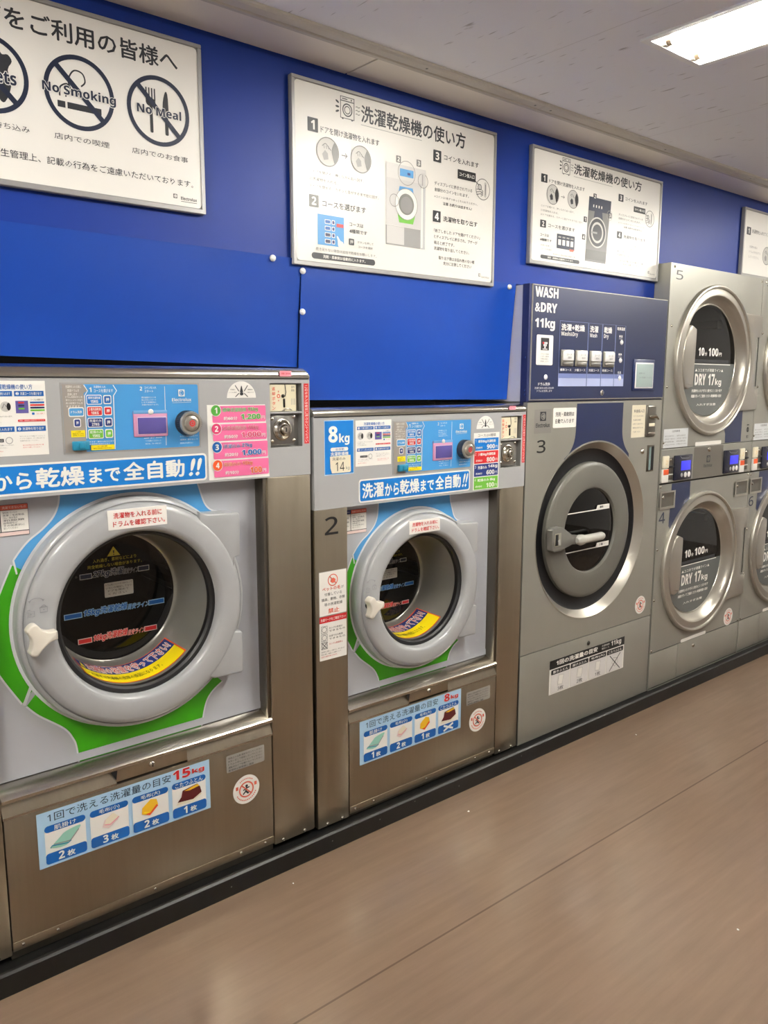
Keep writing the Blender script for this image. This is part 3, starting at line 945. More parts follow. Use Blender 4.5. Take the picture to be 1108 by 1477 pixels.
def washer_dryer(d):
    X0, X1, zt, zf, xl, xr, zs = d['X0'], d['X1'], d['zt'], d['zf'], d['xl'], d['xr'], d['zs']
    cx, cz, s = d['door']
    ox, oz, rs = d['ring']        # axis of the round rim, relative to the door's nominal middle
    zb = d['zb']
    F = 2.0
    t = thing('washer_dryer', d['label'], 'washing machine', ((X0 + X1) / 2, 2.25, 0.0))
    S = steel()
    # cabinet: stiles, sides, bottom rail, hidden body
    b = MB()
    b.box(X0, xl, F, F + .06, zb - .01, zf, S, .004)
    b.box(xr, X1, F, F + .06, zb - .01, zf, S, .004)
    b.add([(X0 + .002, F + .05, 0.06), (X0 + .002, 2.55, .06), (X0 + .002, 2.55, zt), (X0 + .002, F + .05, zt)], [(0, 1, 2, 3)], S)
    b.add([(X1 - .002, F + .05, 0.06), (X1 - .002, 2.55, .06), (X1 - .002, 2.55, zt), (X1 - .002, F + .05, zt)], [(0, 1, 2, 3)], S)
    b.add([(X0 + .002, 2.55, 0.06), (X1 - .002, 2.55, .06), (X1 - .002, 2.55, zt), (X0 + .002, 2.55, zt)], [(0, 1, 2, 3)], S)
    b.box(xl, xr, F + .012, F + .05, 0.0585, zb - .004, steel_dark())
    b.box(xl - .002, xr + .002, F + .058, F + .062, zb, zs - .03, gap_and_shadow())
    # window frame return; the recess shade is put into a darker steel
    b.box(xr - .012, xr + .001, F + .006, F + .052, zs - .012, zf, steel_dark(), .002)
    b.build('cabinet', t, 'brushed stainless steel cabinet')
    # sloping sill below the front panel and the rail with the grips
    b = MB()
    b.profile_x([(F + .056, zs + .012), (F + .002, zs - .010), (F - .001, zs - .014), (F - .001, zs - .022), (F + .056, zs - .022)], xl + .001, xr - .001, steel_bright())
    b.build('sill', t)
    zl = zs - .058
    b = MB()
    g0, g1 = xl + (xr - xl) * .37, xl + (xr - xl) * .635
    b.box(g0, g1, F + .001, F + .04, zl + .002, zs - .023, S)
    for a, c in ((xl + .001, g0), (g1, xr - .001)):
        b.add([(a, F - .001, zl), (c, F - .001, zl), (c, F + .014, zs - .024), (a, F + .014, zs - .024)], [(0, 1, 2, 3)], S)
        b.add([(a, F - .001, zl), (c, F - .001, zl), (c, F - .001, zl - .006), (a, F - .001, zl - .006)], [(0, 1, 2, 3)], steel_bright())
    b.poly(Plane(F), [(g0 - .014, zs - .024), (g0 + .004, zs - .024), (g0, zl + .008)], gap_and_shadow(), 0)
    b.build('grip_rail', t, smooth=False)
    b = MB()
    lx = xl + (xr - xl) * d['lock']
    b.dome(lx, (zl + zs - .02) / 2 + .004, .009, F + .001, .007, steel_bright())
    b.box(lx - .001, lx + .001, F - .0068, F - .006, (zl + zs - .02) / 2 - .002, (zl + zs - .02) / 2 + .010, gap_and_shadow())
    b.build('panel_lock', t)
    # lower panel
    b = MB()
    b.box(xl + .002, xr - .003, F, F + .03, zb, zl - .005, S, .003)
    b.box(xl + .002, xr - .003, F - .0015, F + .002, zb, zb + .024, S, .001)
    lp = b.build('lower_panel', t, 'stainless lower panel')
    for u in (.034, .145, .49, .845, .955):
        b = MB(); b.dome(xl + (xr - xl) * u, zb + .013, .0045, F - .0015, .003, steel_bright(), 10); b.build('screw', lp)
    for x in (X0 + (xl - X0) * .3, X0 + (xl - X0) * .78, xr + (X1 - xr) * .2, xr + (X1 - xr) * .74):
        b = MB(); b.dome(x, zb - .001, .0058, F, .004, steel_bright(), 12); b.build('screw', t)
    PF = Plane(F)
    c = d['cap']
    capacity_sticker(PF, c[0], c[1], c[2], c[3], d['kg'], d['counts'], lp)
    b = MB()
    p = d['plate']
    b.rrect(PF, p[0], p[2], p[1], p[3], .004, pmat('rating_plate', (168, 165, 158), .4, .3), 1)
    for k in range(5):
        b.text(PF, ('使用上の注意 換気を行ってください', '火気の近くで使用しないでください', 'ドラムの中に入らないでください', '運転中はドアを開けないでください', '異常時は管理者に連絡')[k], p[0] + .006, p[3] - .0125 - .0095 * k, p[1] - .008 - .03 * (k == 4), p[3] - .006 - .0095 * k, ink('dark'), 2)
    b.build('rating_plate', lp, 'small silver plate of fine print', smooth=False)
    no_entry_sticker(PF, d['ns'][0], d['ns'][1], .045, lp, 'round white sticker with red prohibition sign')
    # ---------------- front panel with printed swooshes
    PY = F + .05
    P = Plane(PY)
    b = MB()
    G = panel_grey()
    b.plate_hole(xl - .005, xr, zs + .010, zf, cx + ox, cz + oz, .235 * s, PY, G)
    R = lambda pts: [(cx + (x * 1.005 - .022) * s, cz + (z * 1.005 + .0112) * s) for x, z in pts]
    RC = lambda pts: [(cx + x * s, cz + z * s) for x, z in pts]
    def TK(k):      # door features, by their depth
        return lambda x, z: (cx + ((.80 + x) * k - .826) * s, cz + (1.5 - (.574 - z) * k - .912) * s)
    def arc(r, a0, a1, n=24):
        return [(r * math.cos(math.radians(a0 + (a1 - a0) * i / n)), r * math.sin(math.radians(a0 + (a1 - a0) * i / n))) for i in range(n + 1)]
    bl = smooth_pts([(-.149, .40), (-.151, .309), (-.157, .272), (-.172, .244), (-.198, .219), (-.23, .196), (-.253, .172), (-.269, .151)], 4)
    br = smooth_pts([(.284, .216), (.262, .224), (.244, .244), (.230, .285), (.222, .318), (.219, .40)], 4)
    tip = (-.263, .116)
    blue = arc(.262, 156, 37) + br + bl + [tip]
    b.poly(P, R(blue), swoosh_blue(), 2)
    gl = smooth_pts([(-.274, .141), (-.304, .077), (-.335, .0), (-.345, -.06), (-.318, -.132), (-.273, -.214)], 5)
    green1 = arc(.262, 215.5, 154) + gl
    b.poly(P, R(green1), swoosh_green(), 2)
    g2l = smooth_pts([(-.263, -.223), (-.235, -.255), (-.177, -.304), (-.155, -.338), (-.146, -.371), (-.14, -.46)], 5)
    g2r = smooth_pts([(.205, -.46), (.211, -.408), (.227, -.342), (.25, -.31), (.282, -.289)], 5)
    green2 = arc(.262, -45.5, -142) + g2l + g2r
    b.poly(P, R(green2), swoosh_green(), 2)
    wl = pmat('print_pale_line', (214, 216, 220), .35)
    for ln in (bl + [tip], br, gl, g2l, g2r):
        b.stroke(P, R(ln), .0045, wl, 3)
    b.stroke(P, R([(-.245, -.165), (-.268, -.2185)]), .008, wl, 3)
    b.ring(P, cx + ox, cz + oz, .28 * s, .3255 * s * rs, wl, 4, 96)
    zc = zs + .012
    b.rect(P, xl - .005, zc, xr, zc + .022, panel_grey(), 5)
    b.build('front_panel', t, 'light grey front panel with blue and green swooshes', smooth=False)
    # two-column notice sticker, upper left of the front panel
    a = d['notice']
    b = MB()
    x0, x1, z0, z1 = a
    b.rrect(P, x0, z0, x1, z1, .003, ink('dark'), 3, corners=(1, 1, 0, 0))
    b.rect(P, x0 + .001, z0 + .001, x1 - .001, z0 + .010, ink('rose'), 4)
    m = x0 + (x1 - x0) * .40
    hh = z1 - z0
    for (u0, u1, cc) in ((x0 + .001, m - .0015, 'indigo'), (m + .001, x1 - .001, 'coral')):
        b.rect(P, u0, z0 + .012, u1, z1 - .014, ink('white'), 4)
        b.rect(P, u0, z1 - .013, u1, z1 - .001, ink(cc), 4)
        b.text(P, '洗濯できないもの' if cc == 'coral' else '乾燥できるもの', u0 + .004, z1 - .010, u1 - .004, z1 - .004, ink('white'), 5)
        for k in range(7):
            b.text(P, ('電気毛布・カーペット', '皮革・毛皮製品', 'ゴム・防水性の', '和服類', '座布団など', 'その他表示に', '従ってください')[k], u0 + .005, z1 - .022 - k * (hh - .03) / 7.5, u0 + (u1 - u0) * (.85 if k % 2 else .6), z1 - .017 - k * (hh - .03) / 7.5, ink('dark'), 5)
    b.build('notice_sticker', t, 'small two column notice sticker on the grey front panel', smooth=False)
    # ---------------- door
    DG_ = door_grey()
    Y0 = 1.988
    prof = [(.3175, PY), (.3175, 2.022), (.3155, 2.012), (.310, 2.006), (.3055, 2.0055), (.3045, 2.009), (.3025, 2.006), (.3015, 2.000), (.296, 1.994), (.285, 1.9895), (.26, Y0), (.243, Y0), (.2345, 1.990), (.2285, 1.995), (.2245, 2.006), (.2235, 2.03)]
    b = MB()
    b.lathe(cx + ox, cz + oz, [(r * s * rs, y) for r, y in prof], DG_, 96)
    door = b.build('door', t, 'round light grey door with a wide rim', sharp=50)
    b = MB()
    b.lathe(cx + ox, cz + oz * .7, [(r * s, y) for r, y in [(.2245, 2.013), (.220, 2.0105), (.212, 2.0115), (.2065, 2.017), (.2055, 2.030), (.209, 2.04)]], rubber(), 80)
    b.build('gasket', door, 'black rubber gasket')
    b = MB()
    bowlp = [(.2075, 2.026), (.2045, 2.06), (.200, 2.11), (.1955, 2.16), (.1915, 2.185), (.187, 2.194), (.182, 2.197)]
    b.lathe(cx + ox, cz + oz * .7, [(r * s, y) for r, y in bowlp], bowl_grey(), 80)
    b.build('door_bowl', door, 'smooth grey bowl behind the door opening')
    b = MB()
    gl_ = glass_mat('dark_door_glass', (.30, .29, .28))
    b.lathe(cx + ox, cz + oz * .7, [(r * s, y) for r, y in [(.1825, 2.1965), (.176, 2.1995), (.15, 2.2005), (.08, 2.200), (.004, 2.200)]], gl_, 64)
    gl0 = b.build('door_glass', door)
    # drum behind the glass
    b = MB()
    b.lathe(cx + ox, cz + oz * .7, [(r * s, y) for r, y in [(.180, 2.205), (.25, 2.21), (.255, 2.23), (.255, 2.50), (.25, 2.51), (.10, 2.515), (.02, 2.50), (.004, 2.50)]], drum_dark(), 56)
    for k in range(3):
        a_ = PI / 2 + 2 * PI * k / 3 + .5
        b.tube([(cx + ox + .235 * s * math.cos(a_), 2.22, cz + oz * .7 + .235 * s * math.sin(a_)), (cx + ox + .235 * s * math.cos(a_), 2.50, cz + oz * .7 + .235 * s * math.sin(a_))], .03 * s, drum_dark(), 10)
    b.build('drum', t)
    # prints on the door glass
    PG = Plane(2.198, .0004)
    b = MB()
    T = lambda x, z: (cx + ((.80 + x) * 1.0486 - .826) * s, cz + (1.5 - (.574 - z) * 1.0486 - .912) * s)
    def gtext(st, x0, z0, x1, z1, c, l, **k):
        a, e = T(x0, z0), T(x1, z1)
        b.text(PG, st, a[0], a[1], e[0], e[1], ink(c), l, **k)
    gp = lambda n, lb=None: b.build(n, gl0, lb, smooth=False)
    b.poly(PG, [T(-.018, .117), T(.018, .117), T(0, .143)], ink('ylwtext'), 1)
    b.poly(PG, [T(-.002, .132), T(.002, .132), T(.0012, .124), T(-.0012, .124)], ink('black'), 2)
    b.disc(PG, T(0, .1205)[0], T(0, .1205)[1], .0018, ink('black'), 2, 8)
    gtext('入れ過ぎ、素材などにより', -.057, .104, .062, .114, 'ylwtext', 1)
    gtext('完全乾燥しない場合があります。', -.072, .089, .078, .099, 'ylwtext', 1)
    gp('warning_print', 'yellow warning print at the top of the dark glass')
    for (z, xa, xb, st, c1, c2, big) in ((.071, -.094, .098, d['lines'][0], 'ltgrey', 'navyink', 1), (-.030, -.140, .138, d['lines'][1], 'pale', 'dblue', 1), (-.103, -.108, .113, d['lines'][2], 'rose', 'red', 1)):
        h_ = .0075
        b = MB()
        for (u0, u1) in ((xa, xa + (xb - xa) * .17), (xb - (xb - xa) * .17, xb)):
            a, e = T(u0, z - h_), T(u1, z + h_)
            b.rect(PG, a[0], a[1], e[0], e[1], ink(c1), 1)
            b.rect(PG, a[0] + .002, a[1] + .002, e[0] - .002, e[1] - .002, ink(c2), 2)
        w_ = xb - xa
        a, e = T(xa + w_ * .17, z - .010), T(xa + w_ * .60, z + .013)
        b.text(PG, st, a[0], a[1], e[0], e[1], ink(c2), 2, .02, shear=.25, halo=(ink(c1), .055))
        a, e = T(xa + w_ * .615, z - .008), T(xa + w_ * .83, z + .007)
        b.text(PG, '目安ライン', a[0], a[1], e[0], e[1], ink(c2), 2, .0, shear=.25, halo=(ink(c1), .055))
        gp('level_line', 'fill level line reading ' + st)
    b = MB()
    a, e = T(-.030, .005), T(.050, .045)
    b.rrect(PG, a[0], a[1], e[0], e[1], .003, ink('ltgrey'), 1)
    for k in range(4):
        b.text(PG, ('ドラム内にペットや子供が入って', 'いないか確認してから', 'ドアを閉めて', 'ください')[k], a[0] + .004 + .006 * (k > 1), e[1] - .0095 * s - .0088 * s * k, e[0] - .004 - .01 * (k > 1) - .006 * (k > 2), e[1] - .0035 * s - .0088 * s * k, ink('black'), 2)
    gp('glass_notice', 'small pale notice between the level lines')
    # curved yellow caution sticker in the bowl
    K2 = Cone(cx + ox, cz + oz * .7, .1946 * s, 2.17, .2058 * s, 2.045)
    b = MB()
    A0, A1 = math.radians(-134), math.radians(-46)
    b.rect(K2, A0, .0, A1, 1.0, ink('orange'), 1, 40)
    b.rect(K2, A0 + .02, .04, A1 - .02, .50, ink('indigo'), 2, 40)
    b.rect(K2, A0 + .02, .50, A1 - .02, .97, ink('yellow'), 2, 40)
    b.text(K2, '洗濯物の容量を守って下さい!', A0 + .17, .45, A1 - .06, .10, ink('red'), 3, .0, halo=(ink('white'), .085))
    b.text(K2, '入れ過ぎは洗濯機の故障の原因になります。', A0 + .10, .82, A1 - .35, .64, ink('black'), 3)
    b.poly(K2, [(A0 + .05, .45), (A0 + .14, .45), (A0 + .095, .12)], ink('yellow'), 3)
    b.build('caution_sticker', door, 'curved yellow and blue caution sticker in the bowl', smooth=False)
    # sticker and embossed locks on the rim
    T = TK(Y0 / 1.95)
    b = MB()
    x0, z0 = T(-.066, .2135); x1, z1 = T(.090, .2635)
    b.box(x0, x1, Y0 - .0006, Y0 + .004, z0, z1, ink('white'), .0005, 1)
    PD2 = Plane(Y0 - .0008, .0004)
    b.text(PD2, '洗濯物を入れる前に', x0 + (x1 - x0) * .09, z0 + (z1 - z0) * .56, x1 - (x1 - x0) * .09, z0 + (z1 - z0) * .86, ink('red'), 1, .015)
    b.text(PD2, 'ドラムを確認下さい。', x0 + (x1 - x0) * .08, z0 + (z1 - z0) * .14, x1 - (x1 - x0) * .04, z0 + (z1 - z0) * .44, ink('red'), 1, .015)
    b.build('rim_sticker', door, 'white sticker with red writing on top of the rim', smooth=False)
    b = MB()
    em = pmat('embossed_grey', (140, 142, 144), .4)
    for (x, z, op) in ((-.262, .038, 1), (-.232, .045, 0)):
        u, w = T(x, z)
        PE_ = Plane(1.9885, .0008)
        hw, hh = .0085 * s, .0065 * s
        b.stroke(PE_, [(u - hw, w - hh - .003), (u + hw, w - hh - .003), (u + hw, w + hh - .003), (u - hw, w + hh - .003)], .0018, em, 2, closed=True)
        b.disc(PE_, u, w - .003, .0016, em, 3, 10)
        sx = u - (.004 * s if op else 0)
        b.ring(PE_, sx, w + hh - .003, .0042 * s, .0058 * s, em, 3, 16, 0 if not op else .9, PI)
    u, w = T(-.248, .046)
    b.ring(Plane(1.9885, .0008), u, w, .026 * s, .0276 * s, em, 3, 20, .95, PI - .95)
    for a_ in (.95, PI - .95):
        e_ = (u + .0268 * s * math.cos(a_), w + .0268 * s * math.sin(a_))
        b.poly(Plane(1.9885, .0008), [(e_[0] - .004, e_[1] + .001), (e_[0] + .004, e_[1] + .001), (e_[0], e_[1] - .005)], em, 4)
    b.build('lock_marks', door, 'embossed open and closed padlock marks')
    # hinge plate
    T = TK(1.0205)
    h = [T(*p) for p in ((.185, .235), (.21, .227), (.3015, .222), (.307, .217), (.306, .105), (.302, .0985), (.289, .0965), (.282, -.02), (.284, -.116), (.300, -.118), (.3065, -.124), (.306, -.236), (.301, -.242), (.215, -.240), (.19, -.228))] + RC(arc(.275, -50, 50, 16))
    b = MB()
    b.extrude(h, 1.993, PY, DG_, .006, 3)
    b.build('hinge', door)
    # T-shaped handle
    hp = [(-.262, .0085), (-.274, -.003), (-.272, -.012), (-.266, -.022), (-.264, -.035), (-.267, -.050), (-.271, -.060), (-.264, -.068), (-.253, -.068), (-.240, -.054), (-.222, -.040), (-.206, -.036), (-.2045, -.031), (-.2045, -.018), (-.208, -.0145), (-.225, -.014), (-.240, -.006), (-.250, .007)]
    T = TK(1.0077)
    b = MB()
    b.extrude([T(*p) for p in smooth_pts(hp, 3, True)], 1.957, 1.983, ivory(), .004, 3)
    b.lathe(*T(-.245, -.028), [(.017 * s, 1.981), (.017 * s, 1.995)], blackp(), 20)
    b.build('door_handle', door, 'ivory T-shaped door handle')
    # ---------------- fascia
    b = MB()
    FG = fascia_grey()
    cn = d['coin']
    FY = F - .001
    b.frame_plate(X0, X1, zf, zt, cn, FY, .022, FG, pmat('coin_recess', (150, 149, 146), .35, .4))
    for (vs) in (
        [(X0, FY, zf), (X1, FY, zf), (X1, F + .06, zf), (X0, F + .06, zf)],
        [(X0, FY, zf), (X0, FY, zt), (X0, F + .1, zt), (X0, F + .1, zf)],
        [(X1, FY, zf), (X1, FY, zt), (X1, F + .1, zt), (X1, F + .1, zf)]):
        b.add(vs, [(0, 1, 2, 3)], FG)
    fa = b.build('fascia', t, 'light grey plastic fascia', smooth=False)
    ct = control_panel(Plane(FY), *d['ctrl'], fa, d['courses'])
    coin_unit(*cn, FY + .010, fa)
    # top trim: stainless bullnose with rounded ends
    b = MB()
    h_ = d['trim']
    pr = [(FY - .001, zt)] + [(FY + .030 - .031 * math.cos(a), zt + h_ * (.25 + .75 * math.sin(a))) for a in [PI / 2 * i / 8 for i in range(9)]] + [(2.5, zt + h_), (2.5, zt)]
    b.profile_x(pr, X0, X1 - .012, steel_bright())
    n = len(pr)
    def cap_ring(xx, k):
        return [(xx, p[0] + (.03 * (1 - k)), zt + (p[1] - zt) * k) for p in pr]
    prev = cap_ring(X1 - .012, 1)
    for xx, k in ((X1 - .007, .96), (X1 - .003, .86), (X1, .62)):
        cur = [(xx, p[0], zt + (p[1] - zt) * k) for p in pr]
        vs = prev + cur
        b.add(vs, [(i, (i + 1) % n, n + (i + 1) % n, n + i) for i in range(n)], steel_bright())
        prev = cur
    b.add(prev, [tuple(range(n))], steel_bright())
    b.box(X0 + .002, X1 - .004, FY - .0012, FY + .01, zt - .0028, zt + .0004, gap_and_shadow())  # dark strip painting the shadow line under the trim
    tr = b.build('top_trim', t, 'polished stainless top trim', sharp=40)
    a = d['redtop']
    b = MB()
    Pt = Plane(FY - .0035)
    b.rrect(Pt, a[0], a[2], a[1], a[3], .004, ink('salmon'), 1)
    b.text(Pt, '作動しません', a[0] + .005, a[2] + .005, a[1] - .005, a[3] - .005, ink('red'), 2)
    b.build('trim_sticker', tr, 'small pink sticker on the top trim', smooth=False)
    # fascia stickers
    PA = Plane(FY)
    instruction_sticker(PA, *d['instr'], fa)
    bn = d['banner']
    b = MB()
    b.rrect(PA, bn[0], bn[2], bn[1], bn[3], .010, ink('white'), 1)
    b.rrect(PA, bn[0] + .005, bn[2] + .005, bn[1] - .005, bn[3] - .005, .007, ink('blue'), 2)
    W = bn[1] - bn[0]
    z0, z1 = bn[2] + (bn[3] - bn[2]) * .17, bn[3] - (bn[3] - bn[2]) * .17
    for (st, v0, v1), (u0, u1) in zip((('洗濯', 0, 1), ('から', .0, .84), ('乾燥', 0, 1), ('まで', .05, .84), ('全自動', .03, 1.02), ('!!', .03, 1.02)), d['btxt']):
        b.text(PA, st, u0, z0 + (z1 - z0) * v0, u1, z0 + (z1 - z0) * v1, ink('white'), 3, .028, shear=.0 if st != '!!' else .25)
    b.build('banner_sticker', fa, 'blue banner sticker with large white Japanese writing', smooth=False)
    f_ = d['fan']
    b = MB()
    fx, fz, fr = f_
    b.add([PA(fx + fr * math.cos(PI * i / 24), fz + fr * math.sin(PI * i / 24), 1) for i in range(25)], [tuple(range(25))], ink('white'))
    for sx in (-1, 1):
        for (v0, v1) in ((.42, .75), (.32, .06)):
            b.stroke(PA, [(fx + sx * fr * .18, fz + fr * (v0 - .02 if v0 > .4 else v0 - .04)), (fx + sx * fr * .43, fz + fr * v1)], fr * .05, ink('dark'), 2)
        b.text(PA, '洗濯槽も' if sx < 0 else '自動洗浄', fx + sx * fr * .6 - fr * .17, fz + fr * .46, fx + sx * fr * .6 + fr * .17, fz + fr * .54, ink('dark'), 2)
        b.text(PA, 'いつも清潔' if sx < 0 else 'で安心です', fx + sx * fr * .6 - fr * .25, fz + fr * .30, fx + sx * fr * .6 + fr * .25, fz + fr * .37, ink('dark'), 2)
    b.poly(PA, [(fx - fr * .11, fz + fr * .34), (fx + fr * .11, fz + fr * .34), (fx + fr * .02, fz + fr * .72), (fx - fr * .02, fz + fr * .72)], ink('dark'), 2)
    b.disc(PA, fx, fz + fr * .24, fr * .12, ink('dark'), 2, 14, fr * .1)
    b.build('half_round_sticker', fa, 'half round white sticker', smooth=False)
    rd = d['red']
    b = MB()
    b.rect(PA, rd[0], rd[2], rd[1], rd[3], ink('red'), 1)
    st = 'このボタンは絶対に押さないでください'
    n = len(st)
    for i, ch in enumerate(st):
        zz = rd[3] - .004 - (rd[3] - rd[2] - .008) * (i + 1) / n
        b.text(PA, ch, rd[0] + .0035, zz, rd[1] - .0035, zz + (rd[3] - rd[2] - .008) / n * .8, ink('white'), 2)
    b.build('red_strip_sticker', fa, 'narrow red strip sticker with vertical white writing', smooth=False)
    return t, fa, PA

M1 = dict(X0=.30, X1=1.378, zt=1.517, zf=1.232, trim=.030, xl=.453, xr=1.226, zs=.505, zb=.086, door=(.826, .912, 1.0), ring=(.006, -.014, .982), lock=.50,
          label='largest stainless washer-dryer with pink price list, cut off by the left edge', cap=(.531, 1.011, .280, .430), kg='15', counts=['2', '3', '2', '1'],
          plate=(1.066, 1.195, .368, .421), ns=(1.130, .297), ctrl=(.657, 1.0145, 1.334, 1.499), coin=(1.240, 1.350, 1.318, 1.503), redtop=(1.272, 1.313, 1.522, 1.538),
          instr=(.472, .619, 1.333, 1.507), banner=(.325, 1.034, 1.240, 1.314), btxt=((.345, .475), (.485, .575), (.583, .700), (.711, .791), (.798, .968), (.978, 1.010)), fan=(1.148, 1.462, .046), red=(1.357, 1.374, 1.325, 1.502),
          notice=(.468, .576, 1.136, 1.213), lines=('27kg洗濯', '15kg洗濯乾燥', '10kg洗濯乾燥'),
          courses=[('標準洗濯乾燥', '15KG', 'blue'), ('少量洗濯乾燥', '10KG', 'red'), ('洗濯のみ', '27KG', 'indigo'), ('乾燥のみ', '15KG', 'limeg')])
t1, fa1, PA1 = washer_dryer(M1)
# pink price list
b = MB()
b.poly(PA1, [(1.040, 1.238), (1.2335, 1.236), (1.223, 1.443), (1.040, 1.444)], ink('white'), 1)
rowsP = [('1', 'green', '標準洗濯乾燥', '15kg', '約60分', '1,200', 'green'), ('2', 'dpink', '少量洗濯乾燥', '10kg', '約50分', '1,000', 'dpink'), ('3', 'dblue', '洗濯のみ', '27kg', '約20分', '1,000', 'dblue'), ('4', 'orange', '乾燥のみ', '15kg', '約10分', '100', 'orange')]
for i, (n_, c_, a_, kg_, tm_, pr_, pc_) in enumerate(rowsP):
    z1 = 1.4405 - .0502 * i
    z0 = z1 - .0455
    b.rrect(PA1, 1.0555, z0, 1.2245 + .002 * i, z1, .004, ink('pink'), 2)
    b.disc(PA1, 1.066, z1 - .012, .0165, ink('white'), 3, 24)
    b.disc(PA1, 1.066, z1 - .012, .0145, ink(c_), 4, 24)
    b.text(PA1, n_, 1.0605, z1 - .020, 1.0715, z1 - .004, ink('white'), 5, .04)
    xe = 1.160 if len(a_) > 4 else 1.138
    b.text(PA1, a_, 1.086, z1 - .0165, xe, z1 - .0055, ink(c_), 4, .0, halo=(ink('white'), .04))
    b.text(PA1, kg_, xe + .006, z1 - .0175, xe + .038, z1 - .0045, ink(c_), 4, .01, halo=(ink('white'), .04))
    b.text(PA1, tm_, 1.089, z0 + .006, 1.132, z0 + .0165, ink('white'), 4, .02)
    b.text(PA1, pr_, 1.143 if len(pr_) > 3 else 1.168, z0 + .0055, 1.206, z0 + .0225, ink(pc_), 5, .035, halo=(ink('white'), .05))
    b.text(PA1, '円', 1.2095, z0 + .0065, 1.221, z0 + .0165, ink('white'), 4, .02)
b.build('price_list', fa1, 'price list with four pink rows', smooth=False)

M2 = dict(X0=1.391, X1=2.3625, zt=1.403, zf=1.118, trim=.026, xl=1.518, xr=2.234, zs=.455, zb=.075, door=(1.838, .803, .895), ring=(.009, -.009, .99), lock=.503,
          label='smaller stainless washer-dryer marked 2 with blue 8kg sticker', cap=(1.563, 2.041, .234, .388), kg='8', counts=['1', '2', '1', 'x'],
          plate=(2.070, 2.199, .310, .362), ns=(2.132, .239), ctrl=(1.7065, 2.066, 1.211, 1.378), coin=(2.226, 2.338, 1.195, 1.385), redtop=(2.262, 2.300, 1.408, 1.422),
          instr=(1.550, 1.697, 1.243, 1.388), banner=(1.562, 2.066, 1.126, 1.201), btxt=((1.575, 1.665), (1.669, 1.731), (1.734, 1.822), (1.827, 1.889), (1.895, 2.019), (2.024, 2.046)), fan=(2.141, 1.343, .046), red=(2.345, 2.361, 1.208, 1.388),
          notice=(1.524, 1.633, 1.018, 1.098), lines=('14kg洗濯', '8kg洗濯乾燥', '5kg洗濯乾燥'),
          courses=[('標準洗濯乾燥', '8KG', 'blue'), ('少量洗濯乾燥', '5KG', 'red'), ('洗濯のみ', '14KG', 'indigo'), ('乾燥のみ', '8KG', 'limeg')])
t2, fa2, PA2 = washer_dryer(M2)
b = MB()
b.rect(PA2, 2.082, 1.1235, 2.2165, 1.329, ink('white'), 1)
b.text(PA2, 'コースは4種類', 2.103, 1.314, 2.197, 1.325, ink('dark'), 2)
for i, (c_, a_, tm_, pr_, kg_) in enumerate((('blue', '標準8kg洗濯乾燥', '約60分', '900', ''), ('red', '少量5kg洗濯乾燥', '約50分', '800', ''), ('indigo', '洗濯のみ', '約20分', '600', '14kg'), ('limeg', '乾燥のみ 8kg', '約10分', '100', ''))):
    z1 = 1.3095 - .0468 * i
    z0 = z1 - .0435
    b.rect(PA2, 2.086, z0, 2.212, z1, ink(c_), 2)
    b.text(PA2, '1234'[i], 2.0885, z1 - .014, 2.0955, z1 - .004, ink('white'), 3)
    b.text(PA2, a_, 2.104, z1 - .018, 2.196 if not kg_ else 2.152, z1 - .006, ink('white'), 3, .02)
    if kg_:
        b.text(PA2, kg_, 2.158, z1 - .018, 2.207, z1 - .003, ink('white'), 3, .03)
    b.text(PA2, tm_, 2.094, z0 + .006, 2.128, z0 + .014, ink('white'), 3, .02)
    b.text(PA2, pr_, 2.150, z0 + .004, 2.192, z0 + .0205, ink('white'), 3, .03)
    b.text(PA2, '円', 2.195, z0 + .005, 2.207, z0 + .015, ink('white'), 3)
b.build('price_list', fa2, 'price list with blue, red, navy and green rows', smooth=False)
b = MB()
b.rrect(PA2, 1.429, 1.2225, 1.543, 1.391, .002, ink('pale'), 1)
b.rect(PA2, 1.4315, 1.226, 1.5405, 1.389, ink('blue'), 2)
b.text(PA2, '8', 1.4445, 1.323, 1.480, 1.3735, ink('white'), 3, .05)
b.text(PA2, 'kg', 1.485, 1.314, 1.5255, 1.350, ink('white'), 3, .04)
b.rrect(PA2, 1.452, 1.296, 1.520, 1.3075, .006, ink('white'), 3)
b.text(PA2, '全自動', 1.470, 1.298, 1.504, 1.3055, ink('dblue'), 4)
b.text(PA2, '洗濯乾燥機', 1.452, 1.2815, 1.521, 1.2935, ink('white'), 3, .02)
b.poly(PA2, [(1.449, 1.2805), (1.5285, 1.2825), (1.5295, 1.231), (1.524, 1.2285), (1.456, 1.2285), (1.4505, 1.245)], ink('cream'), 5)
b.text(PA2, '洗濯のみ', 1.457, 1.2675, 1.508, 1.277, ink('dark'), 6)
b.text(PA2, '14', 1.470, 1.2345, 1.504, 1.262, ink('black'), 6, -.01)
b.text(PA2, 'kg', 1.510, 1.2355, 1.524, 1.2475, ink('midgrey'), 6)
b.build('capacity_label', fa2, 'blue 8 kg label with a handwritten 14 kg note', smooth=False)
b = MB()
PS = Plane(2.0)
b.text(PS, '2', 1.429, 1.037, 1.4805, 1.0935, ink('black'), 1, .0098)
b.build('number', t2, 'black number 2', smooth=False)
b = MB()
b.rect(PS, 1.4045, .779, 1.5115, .922, ink('ltgrey'), 1)
b.rect(PS, 1.406, .7805, 1.510, .9205, ink('white'), 2)
b.ring(PS, 1.4575, .892, .0165, .0195, ink('coral'), 3, 28)
b.poly(PS, [(1.447, .888), (1.452, .897), (1.460, .899), (1.468, .893), (1.466, .884), (1.456, .882)], ink('coral'), 3)
b.stroke(PS, [(1.445, .905), (1.470, .880)], .003, ink('coral'), 4)
